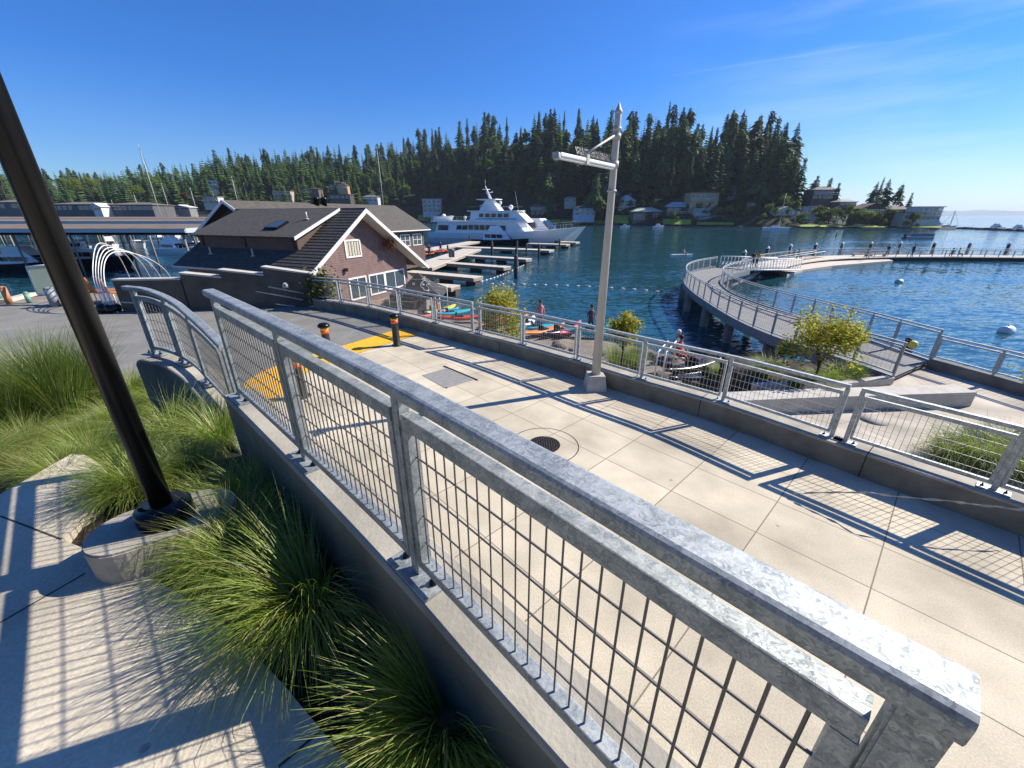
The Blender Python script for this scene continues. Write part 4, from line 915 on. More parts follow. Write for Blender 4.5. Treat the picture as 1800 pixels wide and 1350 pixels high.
# ================================================================== BOATS
def hull(b, L, B, H, sheer=.25, bow=.12, fl=.8, n=18, z0=0.0, wl=.72):
    """hull along +x, stern at 0, bow at L. H freeboard; returns deck edge function"""
    prof = []
    for i in range(n + 1):
        t = i / n; x = t * L; hw = B / 2 * (1 if t < .45 else (1 - ((t - .45) / .55) ** 2.3)) * (.92 + .08 * min(1, t / .3)); hw = max(hw, .02)
        zt = z0 + H * (1 + sheer * max(0, t - .3) ** 1.6 * 1.6); rake = L * bow * max(0, t - .6) / .4
        prof.append((x, hw, zt, rake))
    vs = []; fs = []
    for x, hw, zt, rk in prof:
        xb = x - rk * .95; 
        for s_ in (1, -1):
            vs += [(x, s_ * hw, zt), (x - rk * .45, s_ * hw * (fl + .1), z0 + (zt - z0) * .5), (xb, s_ * hw * wl, z0 - .35)]
    for i in range(n):
        o = i * 6
        for k in (0, 1): fs.append((o + k, o + 6 + k, o + 7 + k, o + 1 + k)); fs.append((o + 4 + k, o + 10 + k, o + 9 + k, o + 3 + k))
        fs.append((o, o + 3, o + 9, o + 6)); fs.append((o + 2, o + 8, o + 11, o + 5))
    fs.append((0, 1, 2, 5, 4, 3)); o = n * 6; fs.append((o, o + 3, o + 4, o + 5, o + 2, o + 1))
    b.add(vs, fs); return prof
def house_block(b, x0, x1, w0, w1, z0, z1, rf=.5, rb=.2, tp=.9):
    """superstructure block; front raked by rf, back by rb, sides tapered; w0 half width aft, w1 forward"""
    b.add([(x0, -w0, z0), (x1, -w1, z0), (x1, w1, z0), (x0, w0, z0), (x0 + rb, -w0 * tp, z1), (x1 - rf, -w1 * tp, z1), (x1 - rf, w1 * tp, z1), (x0 + rb, w0 * tp, z1)],
          [(0,3,2,1),(4,5,6,7),(0,1,5,4),(1,2,6,5),(2,3,7,6),(3,0,4,7)])
def side_windows(b, x0, x1, w_, z0, z1, n, gap=.2, slant=.0):
    wd = (x1 - x0 - gap * (n - 1)) / n
    for i in range(n):
        a = x0 + i * (wd + gap)
        for s_ in (-1, 1): b.add([(a, s_ * w_, z0), (a + wd, s_ * w_, z0), (a + wd + slant, s_ * w_, z1), (a + slant, s_ * w_, z1)], [(0, 1, 2, 3)])
def rail_line(b, prof, i0, i1, h=.8, inset=.92, r=.03, every=1):
    for s_ in (-1, 1):
        pts = [V((x, s_ * hw * inset, zt + h)) for x, hw, zt, _ in prof[i0:i1]]; b.tube(pts, r, 4)
        for x, hw, zt, _ in prof[i0:i1:every]: b.tube([(x, s_ * hw * inset, zt), (x, s_ * hw * inset, zt + h)], r * .7, 4)
# big white yacht
stern, bowp = V((-20.0, 112.5, ZW)), V((14.8, 95.5, ZW)); yL = (bowp - stern).length; yrz = math.atan2(bowp.y - stern.y, bowp.x - stern.x)
r = thing('superyacht', 'big white three deck superyacht moored beyond the finger docks', 'yacht', stern, yrz)
b = MB(); prf = hull(b, yL, 7.4, 2.55, .62, .16, .82, 24, wl=.6); b.build('hull', BOAT, r, False)
b = MB(); house_block(b, 2.0, 27.5, 3.2, 2.7, 2.5, 5.0, 2.8, 1.0, .96); b.build('main_deck_house', BOAT, r, False)
b = MB(); side_windows(b, 8.5, 11.6, 3.17, 3.3, 4.3, 2, .3, .25); side_windows(b, 12, 19.5, 3.1, 3.3, 4.4, 5, .35, .1); side_windows(b, 3, 6, 3.2, 3.1, 4.3, 1, .3, .3); side_windows(b, 20.2, 22, 2.98, 3.3, 4.3, 1)
b.build('window', BOATG, r, False)
b = MB(); b.prism([(1.2, -3.5), (24, -3.2), (27, -1.8), (27, 1.8), (24, 3.2), (1.2, 3.5)], 5.0, 5.25); b.build('upper_deck', BOAT, r, False)
b = MB(); house_block(b, 12.0, 27, 2.5, 2.0, 5.25, 7.35, 2.6, .4, .92); b.build('pilothouse', BOAT, r, False)
b = MB(); side_windows(b, 14.6, 22.4, 2.38, 6.1, 6.9, 5, .5, .1); b.add([(25.5, -1.8, 6.2), (25.5, 1.8, 6.2), (24.75, 1.72, 6.95), (24.75, -1.72, 6.95)], [(0, 1, 2, 3)]); b.build('window', BOATG, r, False)
b = MB(); b.box((17, -2.36, 5.75), (15, .06, .14)); b.box((17, 2.36, 5.75), (15, .06, .14)); b.build('blue_stripe', CANVAS, r, False)
b = MB(); b.prism([(11.5, -2.7), (24.6, -2.3), (25.2, -1), (25.2, 1), (24.6, 2.3), (11.5, 2.7)], 7.35, 7.55); b.build('sun_deck', BOAT, r, False)
b = MB(); house_block(b, 14.2, 19.5, 1.6, 1.3, 7.55, 9.9, 2.2, 1.6, .7); b.box((16.2, 0, 10.0), (5.2, 3.4, .18)); b.build('radar_arch', BOAT, r, False)
b = MB(); b.tube([(16.6, 0, 10), (15.2, 0, 12.9)], [.35, .12], 8); b.tube([(14.9, -1, 12.2), (15.9, 1, 12.2)], .07, 5); b.tube([(15.4, 0, 11.4), (17.2, 0, 11.6)], .1, 5); b.tube([(15.2, 0, 12.8), (15.2, 0, 14.2)], .04, 4); b.build('mast', BOAT, r, False)
for x, y, z, rr in ((21.5, 1.0, 8.3, .55), (2.8, 0, 6.3, .6), (19.8, -1.2, 9.2, .4), (8.6, 1, 6.0, .4)):
    b = MB(); b.lathe((x, y, z), [(.1, -rr), (rr * .8, -rr * .6), (rr, 0), (rr * .8, rr * .6), (.05, rr)], 12); b.tube([(x, y, z - 1.2), (x, y, z - rr)], .1, 6); b.build('satellite_dome', BOAT, r, False)
b = MB(); hull(b, 6.0, 2.2, .8, .2, .15, z0=5.5); b.build('tender', BOAT, r, False)
b = MB(); rail_line(b, prf, 13, 24, .9, .95, .035); 
for s_ in (-1, 1): b.tube([(1.3, s_ * 3.4, 6.2), (12, s_ * 3.3, 6.2)], .035, 4); b.tube([(12, s_ * 2.6, 8.4), (24, s_ * 2.2, 8.4)], .035, 4)
for k in range(9): b.tube([(1.5 + k * 1.25, -3.4, 5.25), (1.5 + k * 1.25, -3.4, 6.2)], .025, 4)
b.build('railing', GREYP, r, False)
b = MB(); b.box((yL - 4.4, -1.9, .75), (.9, .3, 1.0)); b.build('anchor_pocket', NAVY, r, False)
for k in range(4): b = MB(); b.lathe((20 + k * 1.5, -3.05 + k * .1, 1.7), [(.14, 0), (.14, .1)], 8); b.build('porthole', BOATG, r, False)
# generic motor boats
def motorboat(lab, loc, rz, L=10, hm=BOAT, kind=0, sc=1, group=None, name='motor_boat', cm_=None, hk=.105):
    r = thing(name, lab, 'motor boat', loc, rz, group, sc); b = MB(); B = L * .32; pf = hull(b, L, B, L * hk, .5, .14, .8, 12); b.build('hull', hm, r, False); z = L * hk
    b = MB(); house_block(b, L * .22, L * .72, B * .36, B * .28, z * .8, z + L * .11, L * .14, L * .03, .88)
    if kind == 1: house_block(b, L * .30, L * .58, B * .3, B * .26, z + L * .11, z + L * .2, L * .09, L * .05, .85)
    b.build('cabin', BOAT, r, False)
    b = MB(); side_windows(b, L * .27, L * .56, B * .335, z + L * .03, z + L * .08, 3, L * .015, -.02 * L * .5)
    b.add([(L * .70, -B * .25, z + L * .02), (L * .70, B * .25, z + L * .02), (L * .615, B * .25, z + L * .095), (L * .615, -B * .25, z + L * .095)], [(0, 1, 2, 3)]); b.build('window', BOATG, r, False)
    if cm_: b = MB(); b.slab([(L * .02, -B * .34, z + L * .12), (L * .3, -B * .34, z + L * .14), (L * .3, B * .34, z + L * .14), (L * .02, B * .34, z + L * .12)], .06); b.build('canopy', cm_, r, False)
    b = MB(); rail_line(b, pf, 7, 12, L * .05, .9, .025); b.tube([(L * .35, 0, z + L * .1), (L * .3, 0, z + L * .34)], .03, 4); b.build('railing', GREYP, r, False)
    return r
motorboat('sleek black hulled motor yacht with a white top beside the long finger dock', pz(832, 429, ZW), R(-24), 15.5, NAVY, 1, name='motor_yacht', hk=.075)
motorboat('white yacht with a grey bow moored just beyond the superyacht', V((-6.5, 115, ZW)), yrz, 27, BOAT, 0, name='motor_yacht')
# marina boats
mb0 = motorboat('white motor boat under the near marina roof, beside its last post', pz(282, 446, ZW), R(-20), 9.5, BOAT, 1)
MG = 'motor boats berthed in the marina'; mb0['group'] = MG
mb1 = motorboat('white motor boat with blue canopy just right of the near marina roof', pz(336, 452, ZW), R(-28), 8.5, BOAT, 0, cm_=CANVAS, group=MG)
navyb = motorboat('large navy blue boat under the near marina roof at the left edge', pz(-14, 478, ZW), R(4), 10, NAVY, 1, group=MG)
navy2 = motorboat('dark hulled boat with black cover behind the black pole', pz(100, 470, ZW), R(2), 11, NAVY, 0, group=MG, cm_=NAVY)
mg = [(150, 440, 9, 'stern to, under the near roof right of the black pole'), (195, 436, 8, 'under the middle of the near roof'), (235, 434, 8, 'under the right part of the near roof'), (262, 430, 9, 'bow out behind the near roof'), (330, 424, 9, 'beyond the right end of the near roof'), (362, 420, 8, 'left of the boathouse eave'), (300, 434, 8.5, 'bow on, between the near roof and the white arches'), (318, 441, 8, 'in the open berth left of the blue canopy boat'), (350, 436, 8, 'right behind the blue canopy boat'), (372, 431, 7.5, 'tucked beside the boathouse gable'), (345, 415, 9, 'second beyond the right end of the near roof'), (310, 417, 9, 'in the shade behind the near roof end')]
for i, (u, v, L, s_) in enumerate(mg): q = pz(u, v, ZW); dup(mb0 if i % 2 else mb1, q, R(random.uniform(-60, -10)), 'white motor boat ' + s_, MG, sc=L / 9.5)
k = 0
for v, us, sc in ((400, (322, 341, 358, 378, 397, 417, 436), 1.95), (404, (290, 308, 326, 345, 362, 380, 398, 415), 1.2), (396.5, (262, 280, 298, 316, 334, 352, 370, 388, 406, 424), 1.45), (391.5, (235, 255, 275, 297, 318, 338, 356, 376, 398, 418, 440), 1.8)):
    for u in us:
        q = pz(u + random.uniform(-5, 5), v, ZW)
        dup((mb0, mb1)[k % 2], q, R(random.uniform(-80, 30)), 'white motor boat in the crowded outer marina rows left of the boathouse', 'motor boats in the outer marina rows', sc=sc * random.uniform(.85, 1.1)); k += 1
def sailboat(lab, base, top_uv, L=10, sails=True, hm=BOAT):
    top = py(*top_uv, base.y); H = top.z - ZW; r = thing('sailing_boat', lab, 'sailing boat', base, R(-25)); b = MB(); hull(b, L, L * .28, L * .09, .4, .15, .8, 10); b.build('hull', hm, r, False)
    b = MB(); house_block(b, L * .3, L * .62, L * .08, L * .06, L * .07, L * .15, .8, .1); b.build('cabin', BOAT, r, False)
    b = MB(); b.tube([(L * .55, 0, 0), (L * .53, 0, H)], [.2, .12], 6)
    for zz in (.45, .7): b.tube([(L * .54, -1.1, H * zz), (L * .54, 1.1, H * zz)], .05, 4)
    b.build('mast', GREYP, r, False)
    b = MB()
    for p in ((L, 0, L * .12), (0, 0, L * .1)): b.tube([p, (L * .53, 0, H * .98)], .06, 3)
    for s_ in (-1, 1): b.tube([(L * .5, s_ * L * .13, L * .1), (L * .54, s_ * 1.1, H * .7), (L * .53, 0, H * .97)], .03, 3)
    b.build('rigging', PILE, r, False)
    b = MB(); b.tube([(L * .52, 0, H * .13), (L * .12, 0, H * .12)], .14, 6); b.build('boom', CANVAS, r, False)
sailboat('sailing boat with the tallest mast at the left above the marina roofs', pz(276, 404, ZW), (262, 255), 13)
sailboat('sailing boat with a short mast just left of the tallest one', pz(246, 396, ZW), (240, 338), 10)
sailboat('sailing boat with a mast left of the boathouse roof', pz(418, 397, ZW), (397, 310), 11)
sailboat('sailing boat with a thin mast between the outer marina rows', pz(345, 399, ZW), (352, 330), 9)
sailboat('sailing boat whose tall mast rises behind the boathouse ridge', pz(662, 398, ZW), (656, 258), 14)
for u_, v_, tu, tv, L_, l_ in ((298, 398, 290, 322, 10, 'sailing boat first right of the tallest mast'), (312, 393, 318, 345, 9, 'short masted sailing boat in the outer marina'), (381, 394, 376, 336, 10, 'sailing boat with a mast before the pale house behind the marina'), (402, 391, 408, 330, 10, 'sailing boat with the mast leaning right, left of the boathouse'), (437, 392, 432, 322, 11, 'sailing boat behind the left gable of the boathouse'), (205, 398, 200, 352, 9, 'sailing boat behind the near marina roof'), (335, 390, 338, 352, 9, 'sailing boat between the pale houses and the outer rows'), (470, 391, 474, 335, 10, 'sailing boat whose mast shows above the boathouse wing')):
    sailboat(l_, pz(u_, v_, ZW), (tu, tv), L_)
sailboat('white sailing boat lying off the far shore houses', pz(1340, 404, ZW), (1353, 340), 12)
sailboat('small sailing boat with a dark folded sail at the tip of the point', pz(1652, 399, ZW), (1668, 370), 8)
# marina roofs
MR = mat('marina_roof_brown', (.17, .135, .105), .8, noise=(.4, .2, 6)); MF = mat('pale_blue_fascia', (.42, .48, .50), .5)
def marina_roof(lab, x0, x1, y0, y1, z, posts=True):
    r = thing('marina_roof', lab, 'boat shed', (x1, y0, ZW)); b = MB(); ym = (y0 + y1) / 2; h = (y1 - y0) * .035
    b.slab([(x0, y0, z), (x1, y0, z), (x1, ym, z + h), (x0, ym, z + h)], .1); b.slab([(x0, ym, z + h), (x1, ym, z + h), (x1, y1, z), (x0, y1, z)], .1); b.build('roof', MR, r)
    b = MB(); b.box(((x0 + x1) / 2, y0 - .08, z - .25), (x1 - x0 + .2, .12, .32)); b.box((x1 + .08, ym, z - .2), (.12, y1 - y0, .5)); b.build('fascia', MF, r)
    b = MB(); b.box(((x0 + x1) / 2, ym, z - .65), (x1 - x0, y1 - y0 - .6, .12)); b.build('ceiling', PILE, r)
    if posts:
        x = x1 - .6
        while x > x0:
            for y in (y0 + .4, y1 - .4): b = MB(); b.tube([(x, y, -8), (x, y, z - .6)], .11, 6); b.build('post', CPILE, r)
            x -= 6.5
    return r
marina_roof('long brown marina roof with a pale blue edge, nearest the road', -95, -37.0, 48.5, 60, -1.38)
marina_roof('second brown marina roof just beyond the nearest one', -120, -50, 76, 86, -.95)
marina_roof('third marina roof, farther off', -150, -72, 104, 116, -1.2)
marina_roof('farthest marina roof in front of the dark waterside houses', -190, -92, 138, 152, -.9)
# boats on the right
q = pz(1612, 419.5, ZW); r = thing('pontoon_boat', 'small pontoon boat with a canopy crossing the bay at the right', 'pontoon boat', q, R(2))
b = MB(); b.tube([(-4, -.9, .15), (3.6, -.9, .15), (4.2, -.9, .4)], .35, 8); b.tube([(-4, .9, .15), (3.6, .9, .15), (4.2, .9, .4)], .35, 8); b.build('float', GREYP, r, False)
b = MB(); b.box((0, 0, .6), (8, 2.5, .14)); b.build('deck', BOAT, r, False); b = MB()
for y in (-1.2, 1.2): b.box((.2, y, 1.05), (7.2, .06, .75))
b.box((3.8, 0, 1.05), (.06, 2.4, .75)); b.build('side_panel', mat('grey_blue_panel', (.12, .16, .2), .5), r, False)
b = MB(); b.slab([(-1.2, -1.2, 2.7), (1.6, -1.2, 2.7), (1.6, 1.2, 2.7), (-1.2, 1.2, 2.7)], .08); b.build('canopy', CANVAS, r, False)
for x in (-1.1, 1.5):
    for y in (-1.15, 1.15): b = MB(); b.tube([(x, y, .7), (x * .9, y, 2.65)], .04, 4); b.build('canopy_pole', GREYP, r, False)
b = MB(); b.box((-4.1, 0, .8), (.5, .5, 1.1), 0, .1); b.build('outboard', BLACKP, r, False)
FS_ = 'boats along the far right shore'
for (u, v, L, rz, lab) in ((1495, 402.5, 11, 0, 'white cabin cruiser moored before the dark houses on the point'), (1620, 401.5, 14, 0, 'white motor yacht by the white house on the point'), (1735, 403.5, 9, 0, 'small white boat by the breakwater'), (1775, 404.5, 8, 0, 'small pale boat at the right end of the breakwater'), (1148, 400, 7, 10, 'small white boat drawn up before the glass walled house'), (1090, 399.5, 6, -5, 'small white boat just right of the lamp pole on the far shore')):
    dup(mb1 if u == 1495 else mb0, pz(u, v, ZW), R(rz), lab, FS_, sc=L / 9.5)
b = MB()
for k in range(150):
    t = k / 150; q = pz(1690, 402, ZW).lerp(pz(1830, 407.5, ZW), t) + V((random.uniform(-2, 2), random.uniform(-2, 2), 0)); s_ = random.uniform(.5, 1.3); b.add([q + V((s_ * a * random.uniform(.6, 1.1), s_ * c * random.uniform(.6, 1.1), e * s_ * random.uniform(.3, .6) + .2)) for a, c, e in ((-1,-1,-1),(1,-1,-1),(1,1,-1),(-1,1,-1),(-1,-1,1),(1,-1,1),(1,1,1),(-1,1,1))], [(0,3,2,1),(4,5,6,7),(0,1,5,4),(1,2,6,5),(2,3,7,6),(3,0,4,7)])
tag(b.build('breakwater', PILE), 'low dark rock breakwater running off the point at the right', 'breakwater')
# buoys
def buoy(q, rr, lab, m=BOAT):
    r = thing('mooring_buoy', lab, 'buoy', q, R(20)); b = MB(); b.tube([(-rr * 1.4, 0, rr * .35), (-rr * 1.3, 0, rr * .35), (-rr, 0, rr * .35), (rr, 0, rr * .35), (rr * 1.3, 0, rr * .35), (rr * 1.4, 0, rr * .35)], [.02, rr * .75, rr, rr, rr * .75, .02], 16); b.build('float', m, r, False)
    b = MB(); b.tube([(-.001, 0, rr * 1.3), (0, 0, rr * 1.6)], rr * .12, 6); b.build('ring', GREYP, r, False)
buoy(pz(1768, 584, ZW), .29, 'large white mooring buoy near the right edge'); buoy(pz(1580, 497, ZW), .27, 'small white buoy in the middle of the swimming bay', mat('pale_green_buoy', (.45, .58, .55), .5))
b = MB(); q = pz(1470, 414, ZW); b.tube([q, q + V((0, 0, 1.3))], [.25, .06], 8); tag(b.build('marker_buoy', NAVY), 'tiny dark marker buoy on open water', 'buoy')
# float lines
def float_line(lab, pts, step):
    P = [pz(*p, ZW + .03) for p in pts]; L = sum((c - a).length for a, c in zip(P, P[1:])); P = resample(catmull(P, 8), int(L / step)); r = thing('float_line', lab, 'float line', P[0]); b = MB()
    for i, p in enumerate(P[:-1]):
        t = (P[i + 1] - p).normalized(); b.tube([p, p + t * step * .34], .07, 5)
    b.build('floats', TRIM, r); b = MB(); b.tube(P, .012, 3); b.build('rope', GREYP, r)
float_line('line of white floats running from the finger dock to the pier', [(862, 499), (960, 501), (1040, 504), (1130, 510), (1215, 520)], 1.0)
float_line('short line of white floats along the ends of the finger docks', [(838, 497), (880, 484), (925, 464)], .9)
# kayaks
def kayak(lab, q, rz, L=3.2, m=RED, tilt=0):
    r = thing('kayak', lab, 'kayak', q, rz, 'kayaks on the beach'); b = MB(); n = 12; vs = []; fs = []
    for i in range(n + 1):
        t = i / n * 2 - 1; w_ = .36 * (1 - abs(t) ** 2.2) + .015; zc = .22 + .16 * t * t
        for k_ in range(8): a = 2 * math.pi * k_ / 8; vs.append((t * L / 2, w_ * math.cos(a), zc + .15 * math.sin(a) * (1 - .55 * abs(t) ** 2)))
    for i in range(n):
        for k_ in range(8): fs.append((i * 8 + k_, i * 8 + (k_ + 1) % 8, (i + 1) * 8 + (k_ + 1) % 8, (i + 1) * 8 + k_))
    fs += [tuple(range(8)), tuple(n * 8 + k_ for k_ in range(8))]; b.add(vs, fs, True); b.build('hull', m, r, False)
    b = MB(); b.box((-.35, 0, .45), (.1, .4, .34), 0, .03); b.box((-.1, 0, .36), (.45, .4, .06), 0, .02); b.build('seat', BLACKP, r, False)
ZK = -6.33
for u, v, rz, m, lab in ((766, 553, 10, TEAL, 'teal kayak at the left of the beach group'), (752, 560, 40, PINK, 'pink red kayak lying closest to the boathouse'), (795, 556, 25, TEAL, 'blue kayak on the beach with two black seats'), (812, 565, 5, RED, 'long red kayak in front of the blue one'), (778, 551, 60, YELP, 'yellow kayak standing behind the others'), (868, 572, 60, RED, 'red kayak behind the yellow maple'), (893, 568, 30, RED, 'orange red kayak right of the maple'), (914, 574, 80, TEAL, 'teal kayak tip beyond the maple'), (926, 575, 70, BOAT, 'white kayak pointing up the beach'), (945, 582, 10, TEAL, 'light blue kayak beside the standing person'), (958, 588, 40, ORANGE, 'coral kayak below the light blue one'), (985, 588, 45, NAVY, 'black kayak pointing to the water'), (1003, 585, 60, PINK, 'dark pink kayak beside the black one'), (1040, 590, -5, TEAL, 'blue kayak just left of the lamp pole'), (1060, 580, -5, TEAL, 'second blue kayak right behind the lamp pole'), (720, 575, 0, PINK, 'faded pink kayak below the canopy')):
    kayak(lab, pz(u, v, ZK), R(rz), m=m)
for u, v, m, lab in ((764, 446, RED, 'bright red kayak on the boardwalk beside the boathouse wing'), (783, 444, RED, 'second red kayak on the boardwalk by the bin'), (745, 450, ORANGE, 'orange kayak at the feet of the people on the boardwalk')):
    kayak(lab, pz(u, v, -5.4), R(10), 3.0, m)
# black canopy tent
cp = pz(741, 556, -6.2); r = thing('canopy_tent', 'black pop up canopy with white scrawled pattern by the beach', 'canopy', (cp.x, cp.y, -6.2))
ap = py(736, 479, cp.y); za = ap.z
def canopy_extra(t, b, tcn):
    n = nn(t, 'ShaderNodeTexNoise'); n.inputs['Scale'].default_value = 1.3; n.inputs['Detail'].default_value = 1; t.links.new(tcn.outputs['Object'], n.inputs['Vector'])
    a = nn(t, 'ShaderNodeMath', operation='SUBTRACT'); t.links.new(n.outputs[0], a.inputs[0]); a.inputs[1].default_value = .5; a2 = nn(t, 'ShaderNodeMath', operation='ABSOLUTE'); t.links.new(a.outputs[0], a2.inputs[0])
    l = nn(t, 'ShaderNodeMath', operation='LESS_THAN'); t.links.new(a2.outputs[0], l.inputs[0]); l.inputs[1].default_value = .006
    m_ = nn(t, 'ShaderNodeMixRGB'); t.links.new(l.outputs[0], m_.inputs[0]); m_.inputs[1].default_value = (.035, .033, .036, 1); m_.inputs[2].default_value = (.5, .5, .5, 1); t.links.new(m_.outputs[0], b.inputs['Base Color'])
hw = 1.55; ze = za - 1.15
b = MB(); top = V((cp.x, cp.y, za)); cs = [V((cp.x + a * hw, cp.y + c * hw, ze)) for a, c in ((-1, -1), (1, -1), (1, 1), (-1, 1))]
for i in range(4):
    a, c = cs[i], cs[(i + 1) % 4]; m1, m2 = a.lerp(top, .45) - V((0, 0, .12)), c.lerp(top, .45) - V((0, 0, .12)); b.add([a, c, m2, m1, top], [(0, 1, 2, 3), (3, 2, 4)]); b.add([a, c, c - V((0, 0, .28)), a - V((0, 0, .28))], [(0, 3, 2, 1)])
b.build('canopy', mat('black_canopy_fabric', (.04, .04, .04), .8, extra=canopy_extra), r)
for q in cs: b = MB(); b.tube([V((q.x, q.y, -6.3)), V((q.x, q.y, ze))], .035, 4); b.build('leg', WHITEM, r)
r = thing('chair', 'white folding chair under the black canopy', 'chair', pz(727, 553, -6.1)); b = MB(); b.box((0, 0, .45), (.45, .45, .04)); b.build('seat', WHITEM, r, False); b = MB(); b.box((0, .22, .72), (.45, .03, .3)); b.build('backrest', WHITEM, r, False)
for x in (-.2, .2):
    for y in (-.2, .2): b = MB(); b.tube([(x, y, 0), (x, y, .45)], .02, 5); b.build('leg', WHITEM, r, False)
# tables/bench on the deck by the windows
b = MB(); q = pz(705, 541, -5.35); r = thing('picnic_bench', 'yellowish wooden bench seen through the far railing', 'bench', q); b.box((0, 0, .45), (2.2, .5, .06)); b.build('seat', mat('yellow_wood', (.5, .38, .14), .8), r, False)
for x in (-.9, .9): b = MB(); b.box((x, 0, .21), (.08, .4, .42)); b.build('leg', WOOD, r, False)

# ================================================================== PEOPLE (small in the picture)
def person(lab, loc, rz, pose='stand', shirt=(.1, .1, .12), pants=(.03, .03, .04), hair=(.03, .02, .015), skin=(.45, .28, .2), sc=1.0):
    J = {'hip': (0, 0, .95), 'belly': (0, 0, 1.1), 'chest': (0, .01, 1.32), 'neck': (0, 0, 1.5), 'head0': (0, -.02, 1.6), 'head': (0, -.02, 1.70)}
    sit = pose == 'sit'; wk = .22 if pose == 'walk' else .03; lean = .25 if pose == 'lean' else 0
    if sit: J = {k: (x, y, z - .48) for k, (x, y, z) in J.items()}
    if lean: J = {k: (x, y - lean * max(0, z - .95), z) for k, (x, y, z) in J.items()}
    vs = [J[k] for k in ('hip', 'belly', 'chest', 'neck', 'head0', 'head')]; rad = [.135, .125, .15, .055, .085, .095]; ed = [(i, i + 1) for i in range(5)]
    def chain(start, pts, rs):
        p = start
        for q, r_ in zip(pts, rs): vs.append(q); rad.append(r_); ed.append((p, len(vs) - 1)); p = len(vs) - 1
    cx, cy, cz = J['chest']
    for s_ in (-1, 1):
        if sit: chain(0, [(s_ * .1, -.05, .46), (s_ * .12, -.45, .5), (s_ * .12, -.5, .1), (s_ * .12, -.62, .05)], [.095, .07, .045, .04])
        else: chain(0, [(s_ * .1, 0, .86), (s_ * .11, -s_ * wk * .5 - .02, .5), (s_ * .11, -s_ * wk, .1), (s_ * .12, -s_ * wk - .14, .05)], [.095, .065, .045, .04])
        el = (s_ * .25, cy + .03, cz - .2); ha = (s_ * .2, cy - .22, cz - .3) if pose in ('sit', 'lean') else (s_ * .27, cy - .05 + s_ * wk * .5, cz - .45)
        chain(2, [(s_ * .17, cy, cz + .08), el, ha], [.055, .042, .03])
    me = bpy.data.meshes.new('body'); me.from_pydata(vs, ed, []); o = bpy.data.objects.new('body', me); COL.objects.link(o)
    m_ = o.modifiers.new('s', 'SKIN'); 
    for i, r_ in enumerate(rad): me.skin_vertices[0].data[i].radius = (r_, r_)
    me.skin_vertices[0].data[0].use_root = True
    o.modifiers.new('u', 'SUBSURF').levels = 1
    dg = bpy.context.evaluated_depsgraph_get(); ev = bpy.data.meshes.new_from_object(o.evaluated_get(dg)); o.modifiers.clear(); o.data = ev
    for nm, c in (('shirt', shirt), ('trousers', pants), ('skin', skin)): ev.materials.append(mat('%s_%d_%d_%d' % (nm, *[int(v * 99) for v in c]), c, .8))
    off = -.48 if sit else 0
    for p in ev.polygons:
        c = p.center; z = c.z - off
        p.material_index = 2 if z > 1.48 or (abs(c.x) > .19 and z < 1.18 and z > .7) or (not sit and z < .1 and False) else (1 if z < .98 else 0); p.use_smooth = True
    r = thing('person', lab, 'person', loc, rz, None, sc); o.parent = r
    hx, hy, hz = J['head']; b = MB(); b.lathe((hx, hy + .015, hz - .05), [(.09, 0), (.108, .05), (.104, .1), (.07, .145), (.01, .165)], 10); b.build('hair', mat('hair_%d' % int(hair[0] * 99), hair, .8), r, False)
    b = MB(); b.lathe((hx, hy - .10, hz - .02), [(.004, -.02), (.018, 0), (.004, .03)], 5)
    for s_ in (-1, 1): b.lathe((s_ * .1, hy, hz - .02), [(.008, -.03), (.018, 0), (.008, .03)], 5)
    b.build('face_features', mat('skin_face', skin, .7), r, False)
    return r
def at_deck(u, v, z): return pz(u, v, z)
person('person in a yellow vest leaning on the gangway railing', g0.lerp(g1, .38) + V((0, 0, -.05)), 2, 'lean', (.85, .42, .03))
person('person in black beside the one in yellow on the gangway', g0.lerp(g1, .30) + V((0, 0, -.05)), 2.2, 'stand', (.02, .02, .03))
q = py(1395, 449, 62); person('person in dark clothes sitting at the far railing of the walkway', (q.x, q.y, ZF), .5, 'sit', (.02, .02, .03))
q = py(1403, 449, 62.5); person('second person in dark clothes sitting beside the first at the far railing', (q.x, q.y, ZF), .2, 'sit', (.05, .03, .05))
q = py(1559, 449, 66); person('slim person in black standing at the railing among the capped piles', (q.x, q.y, ZF), 3, 'lean', (.02, .02, .02), sc=1.02)
q = py(1602, 450, 65); person('tall person in black walking along the floating walkway', (q.x, q.y, ZF), 1.5, 'walk', (.02, .02, .025), sc=1.08)
q = py(1672, 450, 65.3); person('person crouched by a bicycle, left of the two', (q.x, q.y, ZF), -1, 'sit', (.1, .12, .1))
q = py(1683, 450, 65.6); person('person crouched by a bicycle, right of the two', (q.x, q.y, ZF), 1, 'sit', (.25, .2, .1))
q = py(1522, 452, 62.5); person('person crouching at the low edge of the walkway by the boat float', (q.x, q.y, ZF), 2, 'sit', (.3, .3, .32))
q = py(1598, 596, 15.0); person('person with a round yellow bag, half hidden below the terrace kerb by the water', (q.x, q.y, q.z - 1.75), 3, 'stand', (.09, .06, .12), (.05, .04, .06))
ba = MB(); p_ = py(1605, 606, 14.8); ba.lathe(p_ + V((0, 0, -.15)), [(.04, 0), (.13, .04), (.15, .15), (.12, .27), (.04, .3)], 12); tag(ba.build('bag', YELP), 'round yellow bag carried by the person below the terrace kerb', 'bag')
person('person in a pink top standing among the kayaks', pz(949, 580, ZK), .3, 'stand', (.5, .2, .25), (.3, .12, .2))
person('child in a yellow cap sitting among the kayaks by the canopy', pz(770, 556, ZK), .3, 'sit', (.6, .3, .1), (.1, .2, .3), hair=(.75, .65, .05), sc=.9)
person('dark dressed person standing at the waterline left of the lamp pole', pz(1037, 590, -6.4), .3, 'stand', (.07, .06, .08), (.08, .07, .06))
